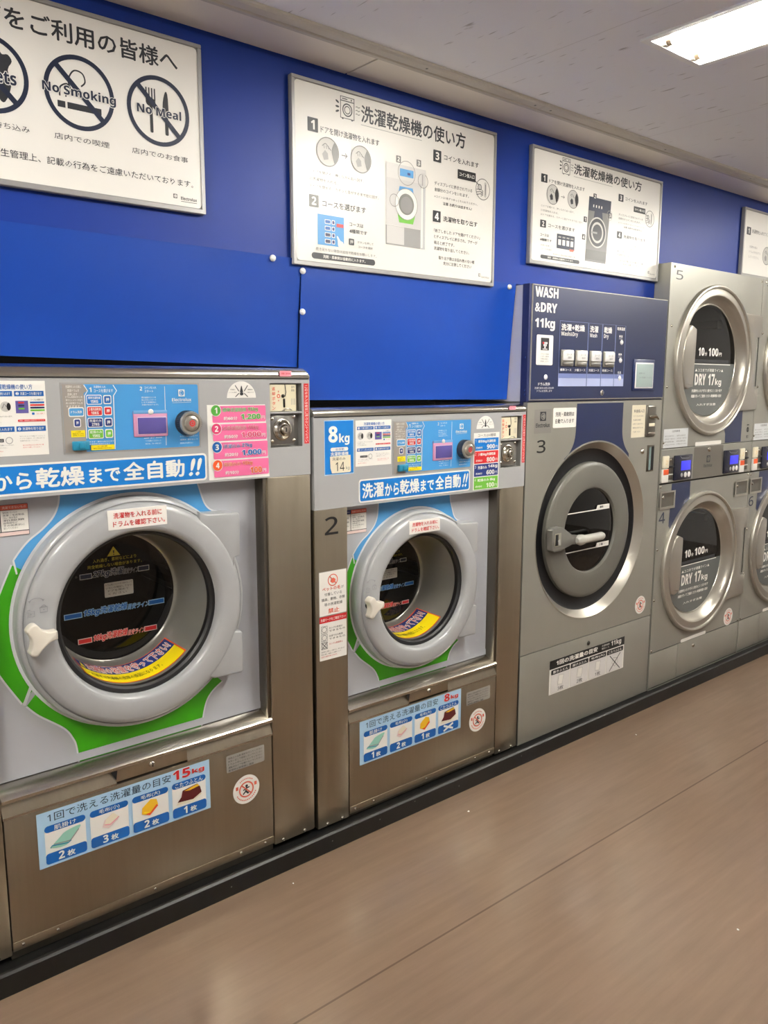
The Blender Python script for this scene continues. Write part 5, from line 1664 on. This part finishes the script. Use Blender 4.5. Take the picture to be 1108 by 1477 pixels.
# ================================================================== WALL SIGNS
WY = 2.062
def sign_base(x0, x1, z0, z1, label):
    t = thing('wall_sign', label, 'sign', ((x0 + x1) / 2, WY, z0), 'white wall signs')
    al = pmat('sign_aluminium', (158, 157, 156), .4, .3)
    b = MB()
    b.box(x0, x1, WY - .001, WALLY - .0003, z0, z1, al, .002, 1)
    for (a, c, e, f) in ((x0, x1, z1 - .010, z1), (x0, x1, z0, z0 + .013), (x0, x0 + .011, z0 + .01, z1 - .01), (x1 - .011, x1, z0 + .01, z1 - .01)):
        b.box(a, c, WY - .007, WY, e, f, al, .0015, 1)
    b.build('frame', t, 'grey frame', smooth=False)
    return t
def sign_face(b, x0, x1, z0, z1, P):
    b.rrect(P, x0 + .012, z0 + .014, x1 - .011, z1 - .011, .012, pmat('sign_white', (234, 232, 226), .32, spec=.4), 0)
PS_ = Plane(WY - .003, .0004)
DK = ink('dark')

def numbox(b, P, n, u0, w0, u1, w1, c='dark'):
    b.rrect(P, u0, w0, u1, w1, .002, ink(c), 1)
    b.text(P, n, u0 + (u1 - u0) * .3, w0 + (w1 - w0) * .16, u1 - (u1 - u0) * .3, w1 - (w1 - w0) * .16, ink('white'), 2, .04, keep=True)

def washer_icon(b, P, x0, z0, x1, z1):
    W, H = x1 - x0, z1 - z0
    q = lambda u, v: (x0 + W * u, z0 + H * v)
    b.stroke(P, [q(0, .06), q(1, .06), q(1, 1), q(0, 1)], W * .06, DK, 1, closed=True)
    b.stroke(P, [q(0, .82), q(1, .82)], W * .05, DK, 1)
    b.stroke(P, [q(.1, .91), q(.5, .91)], W * .05, DK, 1)
    b.disc(P, *q(.8, .91), W * .05, DK, 1, 10)
    b.ring(P, *q(.5, .44), W * .30, W * .37, DK, 1, 28)
    b.ring(P, *q(.5, .44), W * .18, W * .23, DK, 1, 24)
    for u in (.15, .85):
        b.rect(P, *q(u - .06, 0), *q(u + .06, .06), DK, 1)
    for k, (v, a) in enumerate(((.72, .5), (.5, .05), (.3, -.4))):
        c = q(-.24, v)
        pts = [(c[0] + W * .14 * math.cos(t_ / 12 * 2 * PI) * (1.0), c[1] + W * .06 * math.sin(t_ / 12 * 2 * PI)) for t_ in range(12)]
        ca, sa = math.cos(-a), math.sin(-a)
        pts = [(c[0] + (p[0] - c[0]) * ca - (p[1] - c[1]) * sa, c[1] + (p[0] - c[0]) * sa + (p[1] - c[1]) * ca) for p in pts]
        b.poly(P, pts, DK, 1)
        d = q(1.12, .68 - .16 * k)
        b.stroke(P, [(d[0], d[1]), (d[0] + W * .1, d[1] + W * .04), (d[0] + W * .2, d[1] - W * .02), (d[0] + W * .32, d[1] + W * .03)], W * .035, DK, 1)

def door_circle(b, P, cx, cz, r, dark):
    b.disc(P, cx, cz, r, ink('ltgrey'), 1, 36)
    b.ring(P, cx, cz, r * .95, r * 1.02, ink('midgrey'), 3, 36)
    a = [(cx + r * .95 * math.cos(t_), cz + r * .95 * math.sin(t_)) for t_ in [-.9 + 1.8 * i / 10 for i in range(11)]]
    b.poly(P, a + smooth_pts([a[-1], (cx + r * .35, cz + r * .1), a[0]], 5)[1:-1], ink('midgrey' if not dark else 'black'), 2)
    b.stroke(P, smooth_pts([(cx - r * .5, cz + r * .35), (cx - r * .2, cz + r * .55), (cx + r * .1, cz + r * .3), (cx + r * .3, cz + r * .15)], 4), r * .06, ink('midgrey'), 2)
    b.poly(P, [(cx - r * .35, cz - r * .6), (cx - r * .5, cz - r * .2), (cx - r * .25, cz + r * .1), (cx, cz - r * .1), (cx + r * .05, cz - r * .5)], ink('grey' if not dark else 'dark'), 2)
    for k in range(3):
        b.stroke(P, [(cx - r * (.3 - .2 * k), cz + r * .2), (cx - r * (.35 - .2 * k), cz + r * .42)], r * .05, ink('midgrey'), 2)

def coin_hand(b, P, cx, cz, r):
    b.ring(P, cx, cz, r * .93, r, ink('midgrey'), 1, 30)
    b.disc(P, cx - r * .45, cz + r * .15, r * .28, ink('ltgrey'), 1, 20)
    b.ring(P, cx - r * .45, cz + r * .15, r * .22, r * .28, DK, 2, 20)
    for k in range(3):
        b.stroke(P, smooth_pts([(cx - r * .9, cz - r * (.1 + .25 * k)), (cx - r * .3, cz - r * (.05 + .2 * k)), (cx, cz - r * (.2 + .16 * k)), (cx - r * .3, cz - r * (.35 + .16 * k))], 4), r * .07, ink('midgrey'), 3)
    b.rrect(P, cx + r * .2, cz - r * .7, cx + r * .5, cz + r * .7, r * .1, ink('ltgrey'), 1)
    b.rect(P, cx + r * .32, cz - r * .5, cx + r * .38, cz + r * .5, DK, 2)

# ---- sign: house rules (no smoking, no meal)
t = sign_base(.228, 1.087, 1.952, 2.378, 'wall sign with No Smoking and No Meal circles, cut off at the left edge')
b = MB(); P = PS_
sign_face(b, .228, 1.087, 1.952, 2.378, P)
b.text(P, '当店をご利用の皆様へ', .494, 2.296, 1.020, 2.343, DK, 1, .018)
for (c, s_) in ((.560, 'ペットの持ち込み'), (.762, '店内での喫煙'), (.963, '店内でのお食事')):
    w_ = {.560: .080, .762: .067, .963: .077}[c]
    b.text(P, s_, c - w_ + .001, 2.0765, c + w_, 2.0905, DK, 1)
b.text(P, '衛生管理上、記載の行為をご遠慮いただいております。', .551, 2.0155, 1.053, 2.033, DK, 1, .005)
logo(b, P, 1.0, 1.9745, 1.994, .0, DK, pmat('sign_white', (234, 232, 226), .32), 1, text=False)
b.text(P, 'Electrolux', 1.016, 1.9815, 1.062, 1.990, DK, 1, .01)
b.rect(P, 1.016, 1.977, 1.062, 1.9782, DK, 1)
b.build('face', t, 'white sign face', smooth=False)
RING = ink('navyink')
def prohibition(cx, txt, draw, tx0, tx1):
    b = MB()
    cz, R = 2.190, .0845
    draw(b, cx, cz)
    b.ring(P, cx, cz, R * .875, R, RING, 2, 56)
    s = R * .9 * .7071
    b.stroke(P, [(cx - s, cz + s), (cx + s, cz - s)], R * .15, RING, 3)
    b.text(P, txt, tx0, 2.1735 if txt != 'No Meal' else 2.178, tx1, 2.2015 if txt != 'No Meal' else 2.200, RING, 4, .025, halo=(ink('white'), .05))
    b.build('prohibition_mark', t, 'navy circle reading %s' % txt, smooth=False)
def cig(b, cx, cz):
    b.rect(P, cx - .031, 2.150, cx + .051, 2.1645, ink('dark'), 1)
    b.rect(P, cx - .054, 2.150, cx - .036, 2.1645, ink('dark'), 1)
    b.stroke(P, smooth_pts([(cx - .048, 2.175), (cx - .046, 2.195), (cx - .03, 2.205), (cx - .022, 2.195), (cx - .026, 2.215), (cx - .012, 2.238), (cx + .008, 2.236), (cx + .014, 2.218), (cx + .004, 2.206)], 5), .0035, ink('dark'), 1)
    b.stroke(P, smooth_pts([(cx - .034, 2.175), (cx - .03, 2.19), (cx - .018, 2.188)], 5), .003, ink('dark'), 1)
def fork(b, cx, cz):
    for k in range(4):
        b.rect(P, cx - .034 + .0075 * k, 2.212, cx - .0305 + .0075 * k, 2.242, ink('dark'), 1)
    b.rrect(P, cx - .034, 2.198, cx - .008, 2.218, .010, ink('dark'), 1)
    b.rrect(P, cx - .0245, 2.135, cx - .0165, 2.205, .003, ink('dark'), 1)
    b.poly(P, smooth_pts([(cx + .012, 2.185), (cx + .012, 2.215), (cx + .019, 2.240), (cx + .025, 2.235), (cx + .027, 2.20), (cx + .026, 2.185)], 3, True), ink('dark'), 1)
    b.rrect(P, cx + .016, 2.135, cx + .025, 2.19, .003, ink('dark'), 1)
def pet(b, cx, cz):
    b.poly(P, smooth_pts([(cx + .005, 2.232), (cx + .022, 2.243), (cx + .03, 2.236), (cx + .042, 2.238), (cx + .05, 2.225), (cx + .04, 2.205), (cx + .045, 2.17), (cx + .03, 2.135), (cx + .018, 2.14), (cx + .01, 2.17), (cx - .03, 2.17), (cx - .035, 2.14), (cx - .046, 2.14), (cx - .045, 2.19), (cx - .03, 2.205), (cx, 2.205)], 3, True), ink('dark'), 1)
prohibition(.762, 'No Smoking', cig, .674, .850)
prohibition(.963, 'No Meal', fork, .904, 1.024)
prohibition(.560, 'No Pets', pet, .500, .617)

# ---- signs: how to use the washer-dryer
def howto(x0, x1, z0, z1, label, kind):
    t = sign_base(x0, x1, z0, z1, label)
    b = MB(); P = PS_
    sign_face(b, x0, x1, z0, z1, P)
    A = (kind == 'blue')
    if A:
        X = lambda v: v
        Z = lambda v: v
        D = dict(ttl=(1.623, 2.293, 2.077, 2.344), ul=(1.622, 2.286, 1.875), ic=(1.545, 2.288, 1.596, 2.352))
    else:
        D = dict(ttl=(2.675, 2.308, 3.139, 2.348), ul=(2.675, 2.300, 2.93), ic=(2.604, 2.297, 2.650, 2.357))
    washer_icon(b, P, *D['ic'])
    tt = D['ttl']
    b.text(P, '洗濯乾燥機の使い方', tt[0], tt[1], tt[2], tt[3], DK, 1, .02)
    b.rect(P, D['ul'][0], D['ul'][1] - .0015, D['ul'][2], D['ul'][1], ink('grey'), 1)
    # mapping of the first sign's layout to this sign
    if A:
        mx = lambda v: v
        mz = lambda v: v
    else:
        mx = lambda v: 2.480 + (v - 1.424) * (3.20 - 2.480) / (2.155 - 1.424)
        mz = lambda v: 1.976 + (v - 1.874) * (2.281 - 1.976) / (2.271 - 1.874)
    T = lambda s_, u0, u1, w0, w1, c='dark', bold=0.0, l=1: b.text(P, s_, mx(u0), mz(w0), mx(u1), mz(w1), ink(c), l, bold)
    NB = lambda n, u0, u1, w0, w1, c='dark': numbox(b, P, n, mx(u0), mz(w0), mx(u1), mz(w1), c)
    k = 1.0 if A else .78
    NB('1', 1.424, 1.4615, 2.2315, 2.2705)
    T('ドアを開け洗濯物を入れます', 1.471, 1.695, 2.235, 2.254, 'dark', .01)
    door_circle(b, P, mx(1.496), mz(2.184), .041 * k if A else .036, not A)
    door_circle(b, P, mx(1.622), mz(2.184), .0395 * k if A else .034, not A)
    b.stroke(P, [(mx(1.547), mz(2.184)), (mx(1.569), mz(2.184))], .003 * k, ink('midgrey'), 1)
    b.stroke(P, [(mx(1.561), mz(2.191)), (mx(1.569), mz(2.184)), (mx(1.561), mz(2.177))], .003 * k, ink('midgrey'), 1)
    T('①ドアを開ける。押しながら右へ回す。', 1.428, 1.633, 2.117, 2.127, 'midgrey')
    T('②洗濯物を入れる。', 1.427, 1.534, 2.096, 2.106, 'midgrey')
    T('③ドアを閉める。カチッと音がするまで左に回す。', 1.427, 1.693, 2.076, 2.086, 'midgrey')
    NB('2', 1.426, 1.461, 2.0205, 2.0555, 'midgrey' if A else 'dark')
    T('コースを選びます', 1.474, 1.641, 2.0265, 2.045, 'dark', .01)
    if A:
        b.rect(P, 1.456, 1.9155, 1.5545, 2.0035, ink('sky'), 1)
        for i in range(4):
            z = 1.985 - .019 * i
            b.rrect(P, 1.482, z - .007, 1.504, z + .006, .002, ink('white'), 2)
            b.rrect(P, 1.484, z - .005, 1.502, z + .004, .002, ink(('dblue', 'dblue', 'navy', 'navy')[i]), 3)
            b.rrect(P, 1.508, z - .007, 1.520, z + .006, .002, ink('white'), 2)
            b.rrect(P, 1.510, z - .005, 1.518, z + .004, .002, ink('indigo'), 3)
        b.rect(P, 1.526, 1.973, 1.552, 1.983, ink('red'), 3)
        b.poly(P, smooth_pts([(1.556, 1.914), (1.533, 1.916), (1.530, 1.933), (1.526, 1.945), (1.531, 1.946), (1.54, 1.934), (1.55, 1.93)], 3, True), ink('white'), 3)
        T('コースは', 1.576, 1.631, 1.9825, 1.9935, 'dark', .01)
        T('4種類です', 1.576, 1.646, 1.962, 1.974, 'dark', .01)
        b.rrect(P, 1.573, 1.926, 1.594, 1.9455, .003, ink('dark'), 1)
        b.text(P, '押', 1.578, 1.930, 1.589, 1.9415, ink('white'), 2)
        T('ボタンを押して', 1.607, 1.671, 1.934, 1.9415, 'dark')
        T('コースを選択', 1.610, 1.668, 1.9205, 1.928, 'dark')
    else:
        b.rect(P, 2.584, 2.022, 2.695, 2.076, ink('navyink'), 1)
        for i in range(4):
            u = 2.592 + .0255 * i
            b.rect(P, u, 2.035, u + .018, 2.056, ink('white'), 2)
            b.rect(P, u, 2.062, u + .018, 2.068, ink('grey'), 2)
        b.rect(P, 2.664, 2.017, 2.690, 2.025, ink('coral'), 2)
        T('コースは', 1.428, 1.480, 1.979, 1.992, 'dark', .01)
        T('4種類です', 1.428, 1.498, 1.956, 1.969, 'dark', .01)
        T('ボタンを押して', 1.432, 1.505, 1.932, 1.941, 'midgrey')
        T('コースを選択', 1.436, 1.50, 1.915, 1.924, 'midgrey')
    T('乾き足りない場合は追加で乾燥をお願いします。', 1.449 if A else 1.51, 1.684, 1.8975, 1.907, 'midgrey')
    b.rrect(P, mx(1.433), mz(1.873), mx(1.678), mz(1.891), .009 * k, ink('dark'), 1)
    T('洗剤・柔軟剤は自動的に入ります。', 1.475, 1.638, 1.877, 1.887, 'white', .02, 2)
    # right column
    NB('3', 1.927, 1.963, 2.2305, 2.2675)
    T('コインを入れます', 1.976, 2.143, 2.2425, 2.260, 'dark', .01)
    b.rrect(P, mx(2.041), mz(2.194), mx(2.129), mz(2.224), .002, ink('black'), 1)
    T('コイン投入口', 2.049, 2.122, 2.203, 2.216, 'white', .02, 2)
    b.stroke(P, [(mx(2.128), mz(2.198)), (mx(2.148), mz(2.186))], .003 * k, ink('black'), 1)
    coin_hand(b, P, mx(2.166), mz(2.176), .036 * (1 if A else .95))
    T('ディスプレイに表示されている', 1.933, 2.113, 2.157, 2.169, 'dark')
    T('金額分のコインをいれます。', 1.933, 2.096, 2.1375, 2.149, 'dark')
    T('※コインは1枚ずつゆっくり入れてください。', 1.933, 2.141, 2.117, 2.125, 'midgrey')
    T('注意 お釣りは出ません!', 1.973, 2.112, 2.098, 2.108, 'dark', .01)
    NB('4', 1.927, 1.963, 2.0395, 2.0755)
    T('洗濯物を取り出す', 1.975, 2.141, 2.0455, 2.063, 'dark', .01)
    for (s_, u0, u1, w0) in (('「終了しました ドアを開けてください」', 1.933, 2.155, 2.0055), ('とディスプレイに表示され、ブザーが', 1.933, 2.143, 1.9865), ('鳴ると終了です。', 1.934, 2.029, 1.967), ('洗濯物を取り出してください。', 1.934, 2.103, 1.9485), ('取り出す際はお忘れ物のない様', 1.956, 2.130, 1.9195), ('充分に注意してください', 1.978, 2.115, 1.903)):
        T(s_, u0, u1, w0, w0 + .0115, 'dark' if A else 'midgrey')
    lx = x1 - .052
    lz = z0 + .028
    logo(b, P, lx - .022, lz - .007, lz + .012, 0, ink('midgrey'), pmat('sign_white', (234, 232, 226), .32), 1, text=False)
    b.text(P, 'Electrolux', lx - .012, lz - .002, lx + .028, lz + .005, ink('midgrey'), 1)
    b.build('face', t, 'white sign face with instructions', smooth=False)
    # drawing of the machine
    b = MB()
    if A:
        lg = pmat('print_machine_grey', (188, 190, 192), .4)
        b.rect(P, 1.7225, 1.9445, 1.893, 2.1955, lg, 1)
        b.rect(P, 1.7225, 1.9445, 1.871, 2.005, ink('grey'), 2)
        b.rect(P, 1.726, 1.949, 1.80, 2.004, pmat('print_machine_light', (205, 204, 202), .4), 3)
        b.rect(P, 1.7225, 2.005, 1.871, 2.196, ink('white'), 2)
        b.rect(P, 1.7235, 2.006, 1.870, 2.195, pmat('print_machine_light', (205, 204, 202), .4), 3)
        b.rect(P, 1.7225, 2.150, 1.893, 2.1955, pmat('print_machine_light2', (214, 213, 210), .4), 4)
        b.rect(P, 1.874, 1.948, 1.882, 2.145, ink('white'), 2)
        b.rect(P, 1.780, 2.1615, 1.838, 2.1845, ink('sky'), 5)
        b.rect(P, 1.812, 2.168, 1.824, 2.175, ink('indigo'), 6)
        b.poly(P, [(1.779, 2.130), (1.836, 2.130), (1.846, 2.090), (1.770, 2.090)], ink('sky'), 4)
        b.poly(P, [(1.768, 2.055), (1.850, 2.055), (1.838, 2.018), (1.778, 2.018)], ink('limeg'), 4)
        b.disc(P, 1.808, 2.077, .049, ink('white'), 5, 36)
        b.ring(P, 1.808, 2.077, .047, .049, ink('grey'), 6, 36)
        b.disc(P, 1.808, 2.077, .033, ink('midgrey'), 6, 32)
        b.disc(P, 1.808, 2.075, .026, pmat('print_door_shade', (135, 135, 133), .4), 7, 28)
        b.ring(P, 1.8085, 2.173, .036, .0375, ink('midgrey'), 6, 30)
        b.ring(P, 1.880, 2.160, .021, .0225, ink('midgrey'), 6, 30)
        b.ring(P, 1.756, 2.083, .018, .0195, ink('midgrey'), 6, 30)
        b.rect(P, 1.872, 2.14, 1.889, 2.185, pmat('print_machine_light', (205, 204, 202), .4), 7)
        b.rect(P, 1.8765, 2.145, 1.8785, 2.18, ink('midgrey'), 8)
        for (n, u, w) in (('2', 1.775, 2.211), ('3', 1.8625, 2.213), ('1', 1.742, 2.1185), ('4', 1.743, 2.041)):
            numbox(b, P, n, u - .010, w - .0105, u + .010, w + .0105, 'midgrey')
    else:
        b.poly(P, [(2.765, 1.992), (2.905, 1.992), (2.924, 2.24), (2.779, 2.24)], ink('midgrey'), 1)
        b.poly(P, [(2.776, 2.188), (2.924, 2.190), (2.927, 2.241), (2.778, 2.241)], ink('navyink'), 2)
        b.poly(P, [(2.818, 2.19), (2.868, 2.19), (2.876, 2.150), (2.810, 2.150)], ink('navyink'), 2)
        b.poly(P, [(2.766, 2.0), (2.904, 2.0), (2.907, 2.038), (2.767, 2.038)], pmat('print_machine_dk', (95, 95, 93), .4), 2)
        for i in range(4):
            b.rect(P, 2.806 + .018 * i, 2.203, 2.812 + .018 * i, 2.213, ink('white'), 3)
        b.disc(P, 2.839, 2.108, .056, ink('dark'), 3, 40)
        b.ring(P, 2.839, 2.108, .054, .060, ink('ltgrey'), 4, 40)
        b.ring(P, 2.839, 2.108, .032, .041, ink('ltgrey'), 4, 36)
        b.disc(P, 2.839, 2.108, .024, ink('dark'), 4, 30)
        b.stroke(P, [(2.800, 2.106), (2.838, 2.106)], .007, ink('grey'), 5)
        b.ring(P, 2.918, 2.184, .018, .0195, ink('grey'), 4, 24)
        for (n, u, w) in (('2', 2.816, 2.245), ('1', 2.758, 2.150), ('4', 2.752, 2.082), ('3', 2.922, 2.185)):
            numbox(b, P, n, u - .0105, w - .0105, u + .0105, w + .0105, 'dark')
    b.build('machine_drawing', t, 'drawing of a washer-dryer', smooth=False)
howto(1.368, 2.231, 1.850, 2.375, 'large wall sign on washer use showing a blue and green machine drawing', 'blue')
howto(2.424, 3.296, 1.951, 2.374, 'wall sign on washer use showing a dark machine drawing, above navy panel', 'navy')

t = sign_base(4.040, 4.90, 2.042, 2.371, 'wall sign above the stacked dryers, cut off by the right edge')
b = MB(); P = PS_
sign_face(b, 4.040, 4.90, 2.042, 2.371, P)
numbox(b, P, '1', 4.074, 2.244, 4.117, 2.281)
b.text(P, '洗濯物を入れてください', 4.128, 2.256, 4.36, 2.275, DK, 1, .01)
for k, s_ in enumerate(('洗濯物の量は', 'ドラムの半分までに', 'してください。')):
    b.text(P, s_, 4.112, 2.183 - .024 * k, (4.195, 4.235, 4.22)[k], 2.195 - .024 * k, ink('grey'), 1)
door_circle(b, P, 4.300, 2.160, .044, False)
b.text(P, '乾燥機の使い方', 4.36, 2.31, 4.70, 2.345, DK, 1, .02)
b.build('face', t, 'white sign face with instructions', smooth=False)

# ================================================================== BLUE COVER SHEETS AND PINS
def sheet_Y(z, z0):
    return 2.098 - (2.0625 + .0 - 0) * 0 - (.030) * (z - z0) / (1.87 - z0) if False else 2.098 + (2.066 - 2.098) * (z - z0) / (1.872 - z0)
def cover_sheet(x0, x1, zl, zr, top, label, n=24, m=10):
    t = bpy.data.objects
    b = MB()
    rnd = random.Random(int(x1 * 1000))
    ph = rnd.random() * 6
    vs, k = [], m + 1
    for side in (0, .003):
        for i in range(n + 1):
            u = x0 + (x1 - x0) * i / n
            zb_ = zl + (zr - zl) * i / n
            zt_ = top(i / n)
            for j in range(m + 1):
                z = zb_ + (zt_ - zb_) * j / m
                wob = .0025 * math.sin(u * 5 + ph + z * 7) * math.sin(PI * j / m) * (1 if j < m else 0)
                vs.append((u, sheet_Y(z, min(zl, zr)) + wob + side, z))
    N = (n + 1) * k
    fs = []
    for i in range(n):
        for j in range(m):
            a = i * k + j
            fs.append((a, a + k, a + k + 1, a + 1))
            fs.append((N + a, N + a + 1, N + a + k + 1, N + a + k))
        for j in (0, m):
            a = i * k + j
            fs.append((a, N + a, N + a + k, a + k))
    for i in (0, n):
        for j in range(m):
            a = i * k + j
            fs.append((a, a + 1, N + a + 1, N + a))
    b.add(vs, fs, SHEET)
    o = b.build('cover_sheet', None, sharp=60)
    return tag(o, label, 'cover sheet')
cover_sheet(-.1, 1.4005, 1.578, 1.5515, lambda f: 1.878 - .010 * f, 'blue cover sheet above the largest washer, left of the pins')
cover_sheet(1.4025, 2.3635, 1.4515, 1.4435, lambda f: 1.868 + .004 * f, 'blue cover sheet above washer 2, under the large machine-drawing sign')
for (x, z, zb_, label) in ((1.301, 1.861, 1.55, 'white push pin at top right of the left blue sheet'), (1.406, 1.834, 1.445, 'white push pin under the left corner of the large sign'),
                           (1.409, 1.716, 1.445, 'lowest white push pin, on the joint of the blue sheets'), (2.326, 1.857, 1.445, 'white push pin beside the navy head of washer 3')):
    y = sheet_Y(z, zb_) - .0005
    b = MB()
    wm = pmat('pin_white', (235, 235, 232), .3)
    b.lathe(x, z, [(.0095, y), (.0095, y - .003), (.008, y - .006), (.0045, y - .008), (.0005, y - .0085)], wm, 20)
    b.tube([(x, y - .001, z), (x, y + .012, z)], .0006, steel_bright(), 6)
    tag(b.build('push_pin', None), label, 'push pin', 'white push pins in the blue sheets')

# ================================================================== LITTER ON THE FLOOR
for (x, y, r, label) in ((1.936, 1.849, .0045, 'white speck of lint on the floor before washer 2'), (2.952, 1.83, .0035, 'white speck of lint on the floor before the silver washer 3'),
                         (2.061, .928, .004, 'white speck of lint far out on the brown floor, lower right'), (1.224, 1.896, .003, 'white speck of lint close to the black plinth')):
    b = MB()
    rnd = random.Random(int(x * 100))
    pts = [(r * (.6 + .5 * rnd.random()) * math.cos(2 * PI * i / 9), r * (.6 + .5 * rnd.random()) * math.sin(2 * PI * i / 9)) for i in range(9)]
    vs = [(x + p[0], y + p[1], .0004) for p in pts] + [(x + p[0] * .5, y + p[1] * .5, .0025) for p in pts]
    b.add(vs, [(i, (i + 1) % 9, 9 + (i + 1) % 9, 9 + i) for i in range(9)] + [tuple(range(9, 18)), tuple(range(8, -1, -1))], pmat('lint_white', (225, 222, 215), .8))
    tag(b.build('lint_speck', None), label, 'lint', 'lint specks on the floor')
